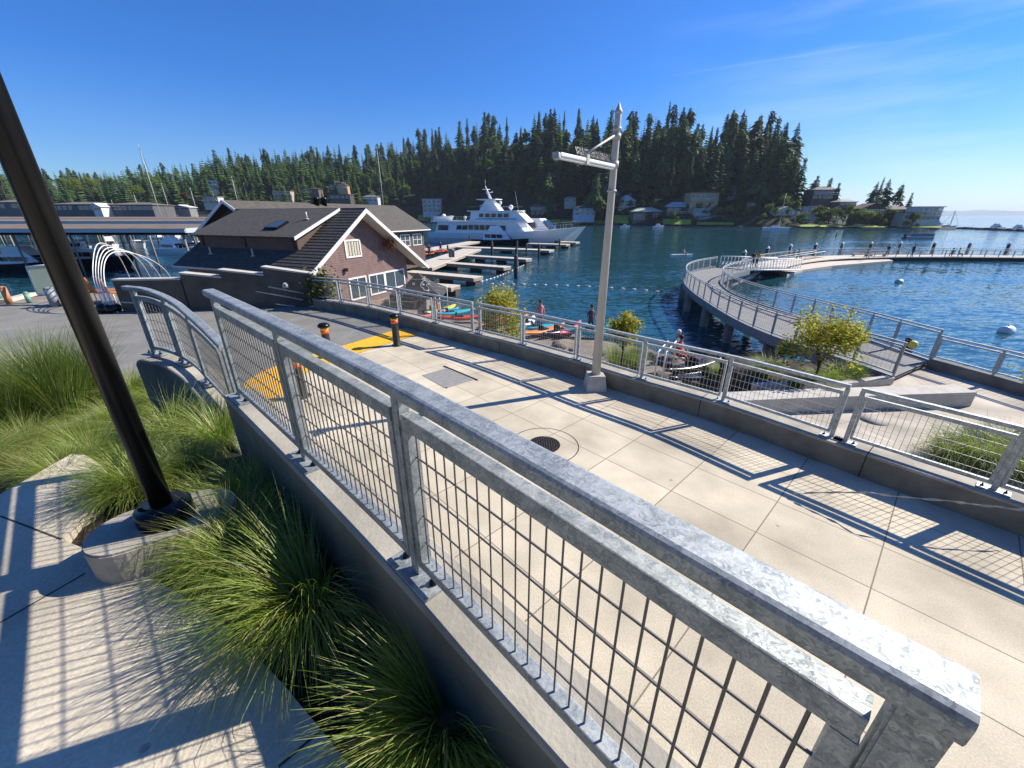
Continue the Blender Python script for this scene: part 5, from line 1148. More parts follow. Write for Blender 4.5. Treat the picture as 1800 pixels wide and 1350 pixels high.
person('person in red shorts on the boardwalk beside the boathouse wing', pz(746, 453, -5.3), 0, 'stand', (.5, .3, .25), (.5, .1, .06))
person('person in dark clothes on the boardwalk beside the boathouse wing', pz(755.5, 453, -5.3), 0, 'stand', (.03, .03, .04))
person('person in a navy top standing by the red kayaks', pz(775, 445, -5.4), 0, 'stand', (.03, .05, .18), (.03, .03, .06))
person('person in a red jacket crouched among boats below the far railing', pz(1190, 640, -6.0), .6, 'sit', (.7, .06, .06), (.05, .05, .06))
person('person in a white hat crouched among boats below the far railing', pz(1186, 628, -6.1), .6, 'sit', (.3, .35, .4), (.2, .25, .2), hair=(.7, .7, .7))
pq = pz(1180, 450, ZW); kb = thing('paddle_board', 'white paddle craft on the open water with one person aboard', 'paddle board', pq, R(10)); b = MB(); hull(b, 4.2, 1.0, .25, .2, .1, .8, 8); b.build('hull', BOAT, kb, False)
person('person sitting on the white paddle craft', pq + V((2.2, .3, .05)), .4, 'sit', (.4, .25, .2))

# ================================================================== FAR SHORE
def interp(tab, x):
    if x <= tab[0][0]: return tab[0][1]
    for (a, va), (c, vc) in zip(tab, tab[1:]):
        if x <= c: return va + (vc - va) * (x - a) / (c - a)
    return tab[-1][1]
SHORE = [(-400, 330), (0, 330), (200, 330), (400, 345), (600, 385), (740, 430), (850, 365), (950, 315), (1100, 272), (1200, 255), (1300, 242), (1400, 224), (1500, 215), (1600, 212), (1665, 208), (1700, 200)]
TOPV = [(-400, 300), (0, 296), (60, 290), (80, 297), (150, 296), (205, 299), (260, 290), (310, 290), (345, 277), (400, 267), (480, 264), (560, 259), (640, 262), (700, 246), (750, 234), (800, 224), (850, 212), (880, 216), (920, 211), (960, 204), (1000, 206), (1030, 210), (1060, 207), (1110, 211), (1150, 206), (1180, 192), (1210, 210), (1240, 220), (1262, 205), (1300, 211), (1340, 210), (1365, 218), (1385, 238), (1396, 300), (1420, 272), (1440, 306), (1480, 318), (1520, 330), (1560, 345), (1600, 352), (1660, 372), (1700, 385)]
def horv(): return 378.6
def uY(u, Y, z=0): return V(((u - 900) / F * (Y * C_ - z * S_), Y, z))
def depthR(u): return 135 if u < 700 else 135 - 45 * min(1, (u - 700) / 400)
def zridge(u): 
    Yr = interp(SHORE, u) + depthR(u); return max(-4.5, (378.6 - interp(TOPV, u)) * Yr / 829 - 27)
def hill(u, f):
    Y = interp(SHORE, u) + depthR(u) * f; zr = zridge(u); z = -6.0 + 1.2 * min(1, f * 12) + (zr + 4.8) * max(0, min(1, f)) ** 1.15
    return Y, (z if f <= 1 else zr + (f - 1) * 2)
HILLM = mat('wooded_ground', (.012, .019, .008), 1, noise=(.05, .5, 8), bump=(.5, 1))
b = MB(); vs = []; fs = []; US = list(range(-400, 1681, 20)); FS2 = [-.06, 0, .03, .06, .1, .16, .24, .34, .46, .6, .75, .9, 1.0, 1.3, 1.8]
for f_ in FS2:
    for u in US:
        if f_ <= 0: Y = interp(SHORE, u) + (depthR(u) * f_ if f_ else 0); z = ZW - .6 if f_ < 0 else ZW + .15
        else: Y, z = hill(u, f_)
        if u >= 1660: z = min(z, ZW + .4 if f_ < .5 else ZW - 1)
        p = uY(u, Y, z); vs.append(p)
nu = len(US)
for j in range(len(FS2) - 1):
    for i in range(nu - 1): fs.append((j * nu + i, j * nu + i + 1, (j + 1) * nu + i + 1, (j + 1) * nu + i))
b.add(vs, fs, True); struct(b.build('hill', HILLM), 'wooded hill across the bay')
# lawns on the waterfront
for i, (u0, u1, f0, f1) in enumerate(((735, 775, .015, .09), (775, 845, .015, .05), (940, 1065, .012, .05), (1080, 1105, .02, .12), (1165, 1215, .015, .07), (1225, 1290, .015, .045), (1400, 1560, .01, .05), (1600, 1655, .01, .04))):
    b = MB(); n = 6; vs = []; fs = []
    for k in range(n + 1):
        u = u0 + (u1 - u0) * k / n
        for f_ in (f0, (f0 + f1) / 2, f1): Y, z = hill(u, f_); vs.append(uY(u, Y, z + .45))
    for k in range(n): 
        for j in (0, 1): fs.append((k * 3 + j, k * 3 + 3 + j, k * 3 + 4 + j, k * 3 + 1 + j))
    b.add(vs, fs); struct(b.build('lawn', LAWN), 'bright green waterfront lawn')
# seawall / bulkhead
b = MB(); b.sweep([uY(u, interp(SHORE, u) - 1.0, ZW - .4) for u in range(730, 1656, 15)], .8, .95); struct(b.build('seawall', mat('shore_rock', (.16, .15, .13), .95, noise=(.4, .5, 8))), 'grey shoreline bulkhead')
# distant ridge over the lake
b = MB(); vs = []; fs = []; n = 90
for k in range(n + 1):
    u = 1380 + 620 * k / n; x = (u - 900) / F * 9000 * .922
    h = 100 + 10 * math.sin(k * .35) + 7 * math.sin(k * .9 + 1) + random.uniform(-3, 3) + (10 if k < 25 else 0); vs += [(x, 9000, ZW - 1), (x, 9200, h * .75), (x, 9600, h), (x, 10500, ZW)]
for k in range(n):
    for j in range(3): fs.append((k * 4 + j, k * 4 + 4 + j, k * 4 + 5 + j, k * 4 + 1 + j))
b.add(vs, fs); struct(b.build('distant_hills', mat('distant_forest', (.05, .08, .05), 1, noise=(.004, .3, 8))), 'low blue hills beyond the lake')

# ---------------------------------------------------------------- trees
def leafmat(nm, c, tr=.25, rnd=.3): return mat(nm, c, .75, spec=.2, noise=(.35, .45, 4), rnd=rnd, trans=tr)
CON = leafmat('conifer_needles', (.050, .088, .028), .22, .5); DEC = leafmat('broadleaf_green', (.10, .15, .032), .3, .35); BARK = mat('bark', (.06, .045, .035), .95, noise=(3, .3, 5))
def conifer_meshes(seed, H=30.0, Rr=4.6, bare=.12, ex=.62, fq=14, lop=.22, tops=.985):
    rnd = random.Random(seed); b = MB(); z = H * bare
    ph = rnd.uniform(0, 6)
    while z < H * tops:
        t = (z - H * bare) / (H * (1 - bare)); rad = Rr * ((1 - t) ** ex) * (.66 + .42 * rnd.random() + .22 * math.sin(t * fq + ph)) + .15; n = 7 if t < .75 else 5
        for k in range(n):
            a = 6.283 * (k + rnd.random() * .9) / n + ph; r_ = rad * rnd.uniform(.6, 1.12) * (1 + lop * math.cos(a - ph + t * 5)); dr_ = V((math.cos(a), math.sin(a), 0)); sd_ = V((-dr_.y, dr_.x, 0))
            tipz = z - r_ * rnd.uniform(.12, .42); w_ = .22 * r_ + .25; m_ = dr_ * r_ * .55 + V((0, 0, z + r_ * .04)); e = dr_ * r_ + V((0, 0, tipz)); o = V((0, 0, z + .2))
            b.add([o, m_ + sd_ * w_ - V((0, 0, w_ * .5)), e, m_ - sd_ * w_ - V((0, 0, w_ * .5)), m_ + V((0, 0, .12))], [(0, 1, 4), (1, 2, 4), (2, 3, 4), (3, 0, 4)])
            for q in range(3):
                c = dr_ * r_ * rnd.uniform(.35, 1.0) + V((0, 0, z - r_ * .15)) + sd_ * rnd.uniform(-w_, w_); s_ = rnd.uniform(.3, .75) * (.6 + .4 * (1 - t)); u_ = V((rnd.gauss(0, 1), rnd.gauss(0, 1), rnd.gauss(0, .4))).normalized() * s_; v_ = V((rnd.gauss(0, .3), rnd.gauss(0, .3), -1)).normalized() * s_ * 1.2
                b.add([c - u_ * .5, c + u_ * .5, c + v_], [(0, 1, 2)])
        z += (.95 if t < .6 else .7) * rnd.uniform(.8, 1.2) * H / 30
    b.tube([(0, 0, H * .8), (0, 0, H * 1.01)], [.2, .03], 3, False, False)
    c = b.build('crown', CON); tb = MB(); tb.tube([(0, 0, -2), (0, 0, H * .3), (0, 0, H * .95)], [.5, .36, .05], 7); return c, tb.build('trunk', BARK)
def decid_meshes(seed, H=12.0,  Rr=5.0, n=900, m=None, leaf=.55, asp=.42, mats=None, trunk_h=.45, nc=14, tr=.28, zc=(.60, .40)):
    rnd = random.Random(seed); b = MB(); cl = []
    for k in range(nc):
        a = rnd.uniform(0, 6.28); e = rnd.uniform(-.5, 1.3); q = V((math.cos(a) * math.cos(e), math.sin(a) * math.cos(e), math.sin(e))) * rnd.uniform(.35, .85)
        cl.append((V((q.x * Rr * .85, q.y * Rr * .85, H * (zc[0] + zc[1] * q.z))), Rr * rnd.uniform(.22, .45)))
    for k in range(n):
        c, r_ = rnd.choice(cl); q = V((rnd.gauss(0, 1), rnd.gauss(0, 1), rnd.gauss(0, .75))); q = c + q.normalized() * r_ * rnd.uniform(.45, 1.05)
        s_ = leaf * rnd.uniform(.5, 1.1); u_ = V((rnd.gauss(0, 1), rnd.gauss(0, 1), rnd.gauss(0, .5))).normalized() * s_; v_ = u_.cross(V((rnd.gauss(0, .5), rnd.gauss(0, .5), 1))).normalized() * s_ * .7
        if mats: b.cur = 0 if rnd.random() < .25 + .6 * (q.z / H) else 1
        b.add([q - u_, q - v_ * .6, q + u_, q + v_], [(0, 1, 2, 3)])
    c = b.build('crown', mats or m or DEC); tb = MB(); k = H / 12; tb.tube([(0, 0, -1 * k), (.1 * k, 0, H * .25), (0, .1 * k, H * trunk_h)], [tr * k, tr * .8 * k, tr * .5 * k], 8)
    for cc, r_ in cl[:7]: tb.tube([(0, .1 * k, H * (trunk_h - .12)), cc * .55 + V((0, 0, H * .22)), cc], [tr * .45 * k, tr * .25 * k, .03 * k], 5)
    return c, tb.build('trunk', BARK)
PROT = []
def proto(name, cm, label, cat):
    r = thing(name, label, cat, (0, 0, 0)); cm[0].parent = r; cm[1].parent = r; return r
CP = [proto('conifer_tree', conifer_meshes(s, 30, rr, br, ex, fq, lp, tp), 'x', 'tree') for s, rr, br, ex, fq, lp, tp in ((1, 5.8, .05, .62, 14, .2, .985), (2, 6.6, .08, .5, 9, .3, .95), (3, 4.6, .03, .8, 20, .15, .985), (4, 6.2, .12, .45, 11, .35, .93), (5, 7.6, .05, .7, 7, .25, .985), (6, 5.4, .25, .4, 13, .4, .94), (7, 7.2, .1, .55, 17, .3, .97), (8, 6.4, .3, .5, 6, .45, .96), (9, 5.0, .04, .42, 10, .2, .95))]
DP = [proto('broadleaf_tree', decid_meshes(s, 12, rr), 'x', 'tree') for s, rr in ((11, 5), (12, 4.3), (13, 5.6))]
used = set()
def place_tree(P, loc, sc, label, group, cat='tree', name=None):
    k = random.randrange(len(P)); p = P[k]; s = (sc * random.uniform(.85, 1.15), sc * random.uniform(.85, 1.15), sc)
    if id(p) not in used: used.add(id(p)); p.location = loc; p.rotation_euler = (0, 0, random.uniform(0, 6)); p.scale = s; p['label'] = label; p['group'] = group; return p
    return dup(p, loc, random.uniform(0, 6), label, group, s)
def conifer_at(u, f, h, label='tall dark conifer in the dense wood on the hill across the bay', group='conifers of the wood across the bay'):
    Y, z = hill(u, f); return place_tree(CP, uY(u, Y, z - .5), h / 30, label, group)
def skyh(u, f, dv=0):   # tree height that reaches the skyline from slope position f
    Y, z = hill(u, f); return (378.6 - interp(TOPV, u) - dv) * Y / 829 - z
nC = 0
# skyline row right wood
random.seed(21)
u = 690
while u < 1392:
    f = random.uniform(.78, 1.0); conifer_at(u, f, max(16, skyh(u, f, random.choice((-4, 0, 2, 6, 12, 18, 26, 36))))); nC += 1; u += random.choice((5, 7, 12, 18, 24))
for f0, du in ((.62, 17), (.46, 19), (.34, 24)):
    u = 650 + random.uniform(0, 10)
    while u < 1388:
        if not (f0 < .5 and random.random() < (.38 if u < 1080 else .12)): conifer_at(u, f0 + random.uniform(-.07, .07), random.uniform(20, 34) * (1.15 if u > 1080 else 1)); nC += 1
        u += du * random.uniform(.7, 1.3)
u = -60
while u < 690:
    f = random.uniform(.75, 1.0); conifer_at(u, f, max(13, skyh(u, f, random.choice((-3, 0, 3, 7, 12, 16)))), 'small looking dark conifer on the low wooded ridge behind the marina', 'conifers behind the marina'); nC += 1; u += random.choice((5, 8, 12, 17, 22))
u = 200
while u < 700:
    conifer_at(u, random.uniform(.35, .65), random.uniform(16, 26), 'small looking dark conifer on the low wooded ridge behind the marina', 'conifers behind the marina'); nC += 1; u += random.uniform(17, 28)
for u, vt, Y, l_ in ((1400, 262, 262, 'conifer at the right end of the big wood'), (1419, 272, 258, 'pointed conifer standing alone right of the big wood'), (1440, 306, 256, 'short conifer above the dark glass house'), (1477, 318, 250, 'short conifer behind the dark glass house'), (1556, 309, 243, 'tallest conifer of the group on the point'), (1566, 313, 245, 'second conifer of the group on the point'), (1590, 319, 243, 'third conifer of the group on the point'), (1606, 336, 240, 'smallest conifer at the right end of the point'), (1545, 318, 244, 'leftmost conifer of the group on the point'), (1463, 310, 256, 'slender tree over the dark roof on the point'), (1072, 250, 300, 'broad conifer just left of the lamp pole'), (1052, 300, 282, 'dark conifer standing before the wood left of the lamp pole'), (760, 300, 470, 'conifer behind the white modern house'), (823, 305, 400, 'conifer behind the stern of the big yacht'), (965, 300, 330, 'conifer between the terraced houses'), (1318, 320, 262, 'conifer beside the wooden framed house'), (1340, 335, 255, 'conifer behind the boathouse cottage')):
    top = py(u, vt, Y); zb_ = ZW + 3; place_tree(CP, (top.x, Y, zb_), (top.z - zb_) / 30, l_, 'single conifers on the far shore'); nC += 1
# the rest of the wood, behind and between the single trees, as one mass
wm_ = MB(); rw = random.Random(77)
def fir(b, p, h):
    rr = h * rw.uniform(.18, .34); z = h * .08; ph = rw.uniform(0, 6)
    while z < h:
        t = z / h; r_ = rr * (1 - t) ** .85 * rw.uniform(.75, 1.2) + .1; n = 6
        for k in range(n):
            a = 6.283 * k / n + ph + rw.uniform(-.4, .4); q = r_ * rw.uniform(.7, 1.15); c, s = math.cos(a), math.sin(a); wd = q * .42; e = p + V((c * q, s * q, z - q * rw.uniform(.15, .4))); m0 = p + V((c * q * .5 - s * wd, s * q * .5 + c * wd, z - q * .15)); m1 = p + V((c * q * .5 + s * wd, s * q * .5 - c * wd, z - q * .15))
            b.add([p + V((0, 0, z + h * .02)), m0, e, m1], [(0, 1, 2), (0, 2, 3)])
        z += h * .055; ph += 1.1
for k in range(1150):
    u = rw.uniform(-80, 1390) if k % 2 else rw.uniform(-80, 720); f = rw.uniform(.30, 1.0) if u > 640 else rw.uniform(.2, 1.0)
    if f < .42 and rw.random() < .4: continue
    Y, z = hill(u, f); h = min(rw.uniform(15, 33), max(8, skyh(u, f, rw.uniform(1, 16)))); fir(wm_, uY(u, Y, z - .5), h)
wo_ = wm_.build('woodland', CON); wo_['kind'] = 'stuff'; wo_['label'] = 'mass of dark conifers filling the hill behind the single trees'
# broadleaf trees
random.seed(5)
DG = 'broadleaf trees on the far shore'
def dec_at(u, f, h, l_, P=DP):
    Y, z = hill(u, f); place_tree(P, uY(u, Y, z - .8), h / 12, l_, DG)
u = -60
while u < 720:
    dec_at(u, random.uniform(.08, .5), random.uniform(9, 15), 'rounded leafy tree at the foot of the wooded ridge behind the marina'); u += random.uniform(14, 30)
u = 940
while u < 1400:
    dec_at(u, random.uniform(.03, .2), random.uniform(4, 8), 'rounded leafy tree among the houses across the bay'); u += random.uniform(8, 14)
u = 735
while u < 1400:
    dec_at(u, random.uniform(.08, .36), random.uniform(6, 12), 'rounded leafy tree among the houses across the bay'); u += random.uniform(13, 26)
for u in (1402, 1408, 1415, 1432, 1438, 1446, 1455, 1463, 1470, 1478, 1500, 1508, 1515, 1524, 1535, 1545, 1552, 1560, 1572, 1580, 1590, 1600, 1606, 1560, 1585): dec_at(u, random.uniform(.03, .22), random.uniform(4, 10), 'leafy tree among the houses of the point')
BG_ = [proto('broadleaf_tree', decid_meshes(s_, 18, r_, 1300, m_, .75), 'x', 'tree') for s_, r_, m_ in ((61, 6.5, DEC), (62, 7.5, leafmat('mid_green_foliage', (.07, .125, .03), .3, .35)), (63, 6.0, leafmat('fresh_green_foliage', (.15, .22, .04), .3, .3)))]
for u, v, h in ((716, 345, 26), (735, 300, 22), (762, 330, 30), (790, 345, 32), (812, 290, 20), (838, 330, 30), (862, 300, 24), (890, 320, 30), (905, 270, 20), (925, 250, 22), (940, 300, 26), (932, 330, 24), (975, 275, 22), (1000, 290, 20), (1015, 262, 20), (1040, 290, 20), (870, 255, 18), (780, 275, 20), (745, 355, 18), (690, 330, 20), (668, 300, 18), (640, 320, 18), (610, 300, 16), (585, 315, 16), (560, 330, 16), (530, 310, 15), (500, 325, 15), (470, 310, 14), (445, 325, 14), (420, 305, 14), (395, 320, 14), (360, 310, 14), (330, 325, 13), (300, 315, 13), (270, 325, 13), (235, 320, 13), (200, 325, 13), (110, 325, 13), (80, 335, 14), (1145, 330, 14), (1180, 345, 14), (1310, 340, 14), (1330, 355, 14), (1268, 355, 10)):
    Y = interp(SHORE, u) + depthR(u) * (.25 + .5 * max(0, min(1, (345 - v) / 110))); p = py(u, v, Y); h2 = h * Y / 829 * 1.25; place_tree(BG_, (p.x, Y, p.z - h2 * .45), max(9, h2 * 1.15) / 18, 'rounded green broadleaf tree showing among the dark conifers of the hill', 'broadleaf trees among the conifers')
LIME = leafmat('lime_foliage', (.22, .27, .03), .35, .1); REDL = leafmat('red_foliage', (.16, .035, .03), .25, .1); PALEG = leafmat('olive_foliage', (.13, .145, .04), .3, .1)
def single(u, v, Y, h, m, l_, seed):
    p = py(u, v, Y); r = proto('broadleaf_tree', decid_meshes(seed, h, h * .42, 700, m, .5), l_, 'tree'); r.location = (p.x, Y, p.z)
single(1147, 372, 285, 7, LIME, 'lime yellow tree above the glass walled house', 31)
single(1054, 385, 285, 8.5, REDL, 'dark red maple just left of the lamp pole on the far shore', 32)
single(1122, 375, 283, 6, REDL, 'small red shrub tree right of the lamp pole on the far shore', 33)
single(327, 358, 300, 7, REDL, 'reddish tree behind the marina', 34)
single(12, 352, 250, 22, PALEG, 'large olive coloured tree at the left edge behind the pole', 35)
single(165, 352, 270, 14, leafmat('bright_willow', (.17, .20, .035), .35, .1), 'wide bright green tree behind the waterside houses at the left', 36)
single(140, 352, 272, 13, leafmat('bright_willow', (.17, .20, .035), .35, .1), 'bright green tree beside the widest one at the left', 37)
single(250, 356, 290, 11, leafmat('bright_willow', (.17, .20, .035), .35, .1), 'bright green tree left of the tallest mast', 38)
single(1488, 388, 226, 8, DEC, 'large rounded hedge like tree on the point by the cabin cruiser', 39)
# hedges / shrubs along the water
for i, (u, f, h) in enumerate(((985, .02, 3), (1005, .03, 4), (1060, .03, 4), (1112, .03, 4), (1160, .03, 3), (1218, .03, 4), (1275, .03, 5), (1298, .04, 4), (1330, .04, 5), (1375, .03, 4), (1405, .03, 4), (1440, .03, 3.5), (1590, .03, 4), (1610, .03, 3), (750, .05, 5), (790, .04, 4), (835, .05, 5), (930, .03, 4))):
    dec_at(u, f, h, 'low rounded shrub at the edge of a waterfront garden')

# ---------------------------------------------------------------- houses across the water
WC = {}
def hm(c): 
    k = 'house_paint_%d_%d_%d' % tuple(int(v * 99) for v in c); return mat(k, c, .8, noise=(.5, .12, 6))
def house(lab, u, vb, Y, wpx, hpx, wall, roofc, kind='gable', storeys=2, nwin=4, rz=0, dep=None, band=None, name='house'):
    p = py(u, vb, Y); W = wpx * Y / 758; H = hpx * Y / 829; D = dep or max(6, W * .6); r = thing(name, lab, 'house', p, rz)
    H *= .92; rh = {'gable': H * .34, 'hip': H * .28, 'flat': .3, 'shed': H * .2}[kind]; h = H - rh; wm = hm(wall); b = MB(); b.box((0, D / 2, h / 2 - 2), (W, D, h + 4)); 
    if kind == 'gable': b.add([(-W / 2, 0, h), (W / 2, 0, h), (0, 0, h + rh), (-W / 2, D, h), (W / 2, D, h), (0, D, h + rh)], [(0, 1, 2), (5, 4, 3)])
    b.build('wall', wm, r, False); b = MB(); e = .6; rm = hm(roofc)
    if kind == 'gable':
        s = rh / (W / 2)
        for sg in (-1, 1): b.slab([(sg * (W / 2 + e), -e, h - s * e + .05), (sg * (W / 2 + e), D + e, h - s * e + .05), (0, D + e, h + rh + .05), (0, -e, h + rh + .05)], .25)
    elif kind == 'hip': b.add([(-W / 2 - e, -e, h), (W / 2 + e, -e, h), (W / 2 + e, D + e, h), (-W / 2 - e, D + e, h), (-W * .2, D / 2, h + rh), (W * .2, D / 2, h + rh), (-W / 2 - e, -e, h - .2), (W / 2 + e, -e, h - .2), (W / 2 + e, D + e, h - .2), (-W / 2 - e, D + e, h - .2)], [(0, 1, 5, 4), (1, 2, 5), (2, 3, 4, 5), (3, 0, 4), (6, 7, 1, 0), (7, 8, 2, 1), (8, 9, 3, 2), (9, 6, 0, 3)])
    elif kind == 'shed': b.slab([(-W / 2 - e, -e, h + .1), (W / 2 + e, -e, h + .1), (W / 2 + e, D + e, h + rh), (-W / 2 - e, D + e, h + rh)], .3)
    else: b.box((0, D / 2, h + .18), (W + 1.2, D + 1.2, .35))
    rf = b.build('roof', rm, r, False)
    if kind in ('gable', 'hip') and H > 6: b = MB(); b.box((W * .22, D * .5, h + rh * .9), (.9, .9, rh * 1.1)); b.build('chimney', hm((.2, .12, .09)), rf, False)
    sh = h / storeys
    for st in range(storeys):
        wh = sh * (.62 if band else .5); z0 = st * sh + sh * .22; gap = W / nwin
        for k in range(nwin):
            if random.random() < .08: continue
            ww = gap * random.choice((.55, .7, .8)); x = -W / 2 + gap * (k + .5); b = MB(); b.box((x, -.03, z0 + wh / 2), (ww + .24, .1, wh + .24)); w_ = b.build('window', TRIM if wall[0] < .5 or random.random() < .5 else hm((.3, .3, .3)), r, False); b = MB(); b.box((x, -.09, z0 + wh / 2), (ww, .04, wh)); b.build('pane', GLASS, w_, False)
        if st and storeys > 1: b = MB(); b.box((0, -.75, st * sh), (W * .92, 1.5, .16)); b.tube([(-W * .46, -1.45, st * sh + .95), (W * .46, -1.45, st * sh + .95)], .05, 4); [b.tube([(-W * .46 + W * .92 * q / 8, -1.45, st * sh), (-W * .46 + W * .92 * q / 8, -1.45, st * sh + .95)], .04, 3) for q in range(9)]; b.build('balcony', TRIM, r, False)
    return r
random.seed(9)
WH, BRN, DK, GRN, TAN = (.62, .62, .60), (.16, .10, .07), (.07, .06, .055), (.16, .19, .17), (.48, .33, .18)
RG, RB, RD = (.18, .17, .165), (.13, .09, .07), (.06, .055, .05)
for a in (('white modern cube house on the lawn left of the big yacht', 760, 374, 425, 32, 26, (.52, .58, .62), WH, 'flat', 3, 4),
 ('white house mostly hidden behind the big yacht upper decks', 857, 376, 385, 26, 18, WH, RG, 'flat', 2, 3),
 ('brown grey house with a broad roof right of the yacht mast', 957, 345, 360, 26, 20, (.28, .22, .17), RB, 'hip', 2, 3),
 ('dark low house near the water beside the yacht bow', 955, 378, 325, 46, 24, DK, RB, 'hip', 2, 5),
 ('small pale house high on the slope left of the red maple', 1022, 336, 340, 26, 20, (.34, .4, .44), (.2, .1, .08), 'flat', 2, 3),
 ('dark long house high in the trees left of the lamp arm', 985, 312, 350, 38, 10, DK, RG, 'flat', 1, 5),
 ('low blue white house at the water left of the red maple', 1028, 379, 285, 36, 20, (.45, .52, .62), RD, 'hip', 2, 4),
 ('tall white and blue gabled house right of the lamp pole', 1101, 369, 292, 28, 28, (.42, .5, .56), (.3, .36, .42), 'gable', 3, 3),
 ('pale house high in the trees right of the lamp pole', 1102, 306, 335, 24, 12, (.4, .4, .38), RG, 'shed', 1, 3),
 ('glass walled house with a wide pale green roof at the waterside', 1137, 390, 272, 50, 28, (.10, .14, .12), (.34, .38, .32), 'hip', 1, 7),
 ('house with grey pyramid roofs right of the glass walled house', 1192, 386, 270, 42, 34, (.14, .13, .12), (.36, .40, .42), 'hip', 2, 4),
 ('small red roofed garden house above the glass walled house', 1160, 356, 290, 20, 12, (.2, .07, .06), (.14, .05, .04), 'hip', 1, 2),
 ('unfinished house with tan plywood walls', 1236, 366, 268, 48, 30, TAN, (.2, .08, .06), 'flat', 2, 6),
 ('white terrace house below the unfinished one', 1245, 376, 262, 44, 10, (.5, .5, .48), WH, 'flat', 1, 5),
 ('long grey house at the waterside below the unfinished one', 1255, 390, 258, 56, 12, (.22, .24, .28), (.3, .3, .3), 'flat', 1, 6),
 ('blue gabled house among trees right of the unfinished one', 1290, 346, 275, 22, 18, (.25, .32, .36), (.2, .25, .28), 'gable', 2, 2),
 ('pale boathouse cottage behind the moored sailing boat', 1348, 391, 250, 28, 15, (.38, .42, .44), (.4, .42, .42), 'hip', 1, 4),
 ('white house with tall bay windows left of the point', 1380, 384, 244, 38, 22, (.58, .62, .62), (.34, .34, .33), 'gable', 2, 5),
 ('narrow white house with stacked windows left of the point', 1427, 382, 240, 20, 22, (.6, .6, .58), (.22, .22, .2), 'flat', 3, 3),
 ('large dark house with a low roof high on the point', 1450, 350, 250, 44, 24, DK, (.12, .12, .12), 'hip', 2, 5),
 ('dark house with a wide overhanging roof above the cabin cruiser', 1488, 366, 240, 30, 17, (.09, .08, .075), (.3, .29, .27), 'hip', 2, 3),
 ('big brown shingled house behind the cabin cruiser', 1530, 384, 228, 42, 28, (.075, .05, .04), (.10, .07, .055), 'gable', 3, 4),
 ('dark brown house beside the white one on the point', 1577, 386, 226, 36, 27, (.065, .045, .038), (.09, .065, .05), 'hip', 3, 4),
 ('white three storey house with balconies at the tip of the point', 1630, 387, 218, 42, 26, (.62, .60, .55), (.5, .42, .34), 'flat', 3, 5),
 ('low house with a pale terrace beside the white one on the point', 1600, 386, 216, 26, 14, (.42, .38, .3), (.2, .2, .18), 'flat', 1, 3),
 ('tan house in the trees above the boathouse roof', 602, 335, 420, 18, 15, (.5, .3, .14), RB, 'gable', 2, 2),
 ('dark house beside the tan one above the boathouse', 590, 334, 425, 22, 16, DK, RD, 'gable', 2, 2),
 ('long low dark house above the boathouse ridge', 598, 350, 400, 34, 9, DK, RG, 'flat', 1, 4),
 ('tan stucco house with a red roof left of the boathouse ridge', 496, 348, 400, 30, 14, (.42, .34, .24), (.35, .12, .06), 'flat', 2, 3),
 ('brown hip roofed house in the trees above the boathouse', 545, 340, 410, 30, 12, (.12, .1, .08), RD, 'hip', 1, 3),
 ('white house on the shore above the right of the boathouse', 651, 354, 420, 26, 12, (.5, .52, .56), RG, 'hip', 2, 3),
 ('white modern house high on the ridge behind the marina', 376, 334, 400, 16, 18, WH, RG, 'flat', 2, 2),
 ('pale house behind the marina masts', 372, 359, 340, 26, 15, (.5, .5, .46), RG, 'flat', 2, 3),
 ('dark waterside house row left of the tallest mast', 230, 371, 230, 80, 17, (.10, .10, .105), (.15, .135, .12), 'hip', 1, 9),
 ('dark waterside house row behind the black pole', 135, 371, 228, 84, 18, (.10, .10, .105), (.15, .135, .12), 'hip', 1, 9),
 ('dark waterside house at the left edge', 22, 368, 225, 60, 19, (.14, .13, .12), (.16, .13, .11), 'hip', 1, 6),
 ('white gable end between the dark waterside houses', 172, 371, 224, 14, 14, WH, WH, 'gable', 1, 1),
 ('tiny pale cottage above the low blue white house', 1003, 356, 310, 18, 12, (.45, .43, .38), RG, 'hip', 1, 3),
 ('brown gabled house above the tall white and blue one', 1078, 345, 300, 18, 13, BRN, RB, 'gable', 2, 2),
 ('grey cottage left of the unfinished plywood house', 1208, 352, 285, 18, 11, (.3, .3, .3), RD, 'gable', 1, 2),
 ('small tan house in the trees right of the blue gabled one', 1322, 364, 262, 18, 13, (.4, .3, .2), RB, 'hip', 2, 2),
 ('white roofed boathouse at the far end of the marina', 318, 370, 250, 30, 10, (.2, .2, .2), WH, 'gable', 1, 2)):
    house(*a)
# land under the left waterside houses
b = MB(); b.prism([(-420, 214), (-150, 214), (-120, 240), (-150, 345), (-420, 345)], ZW - 1, -3.9); struct(b.build('left_shore', HILLM), 'low shore behind the marina')

print('CONIFERS', nC)

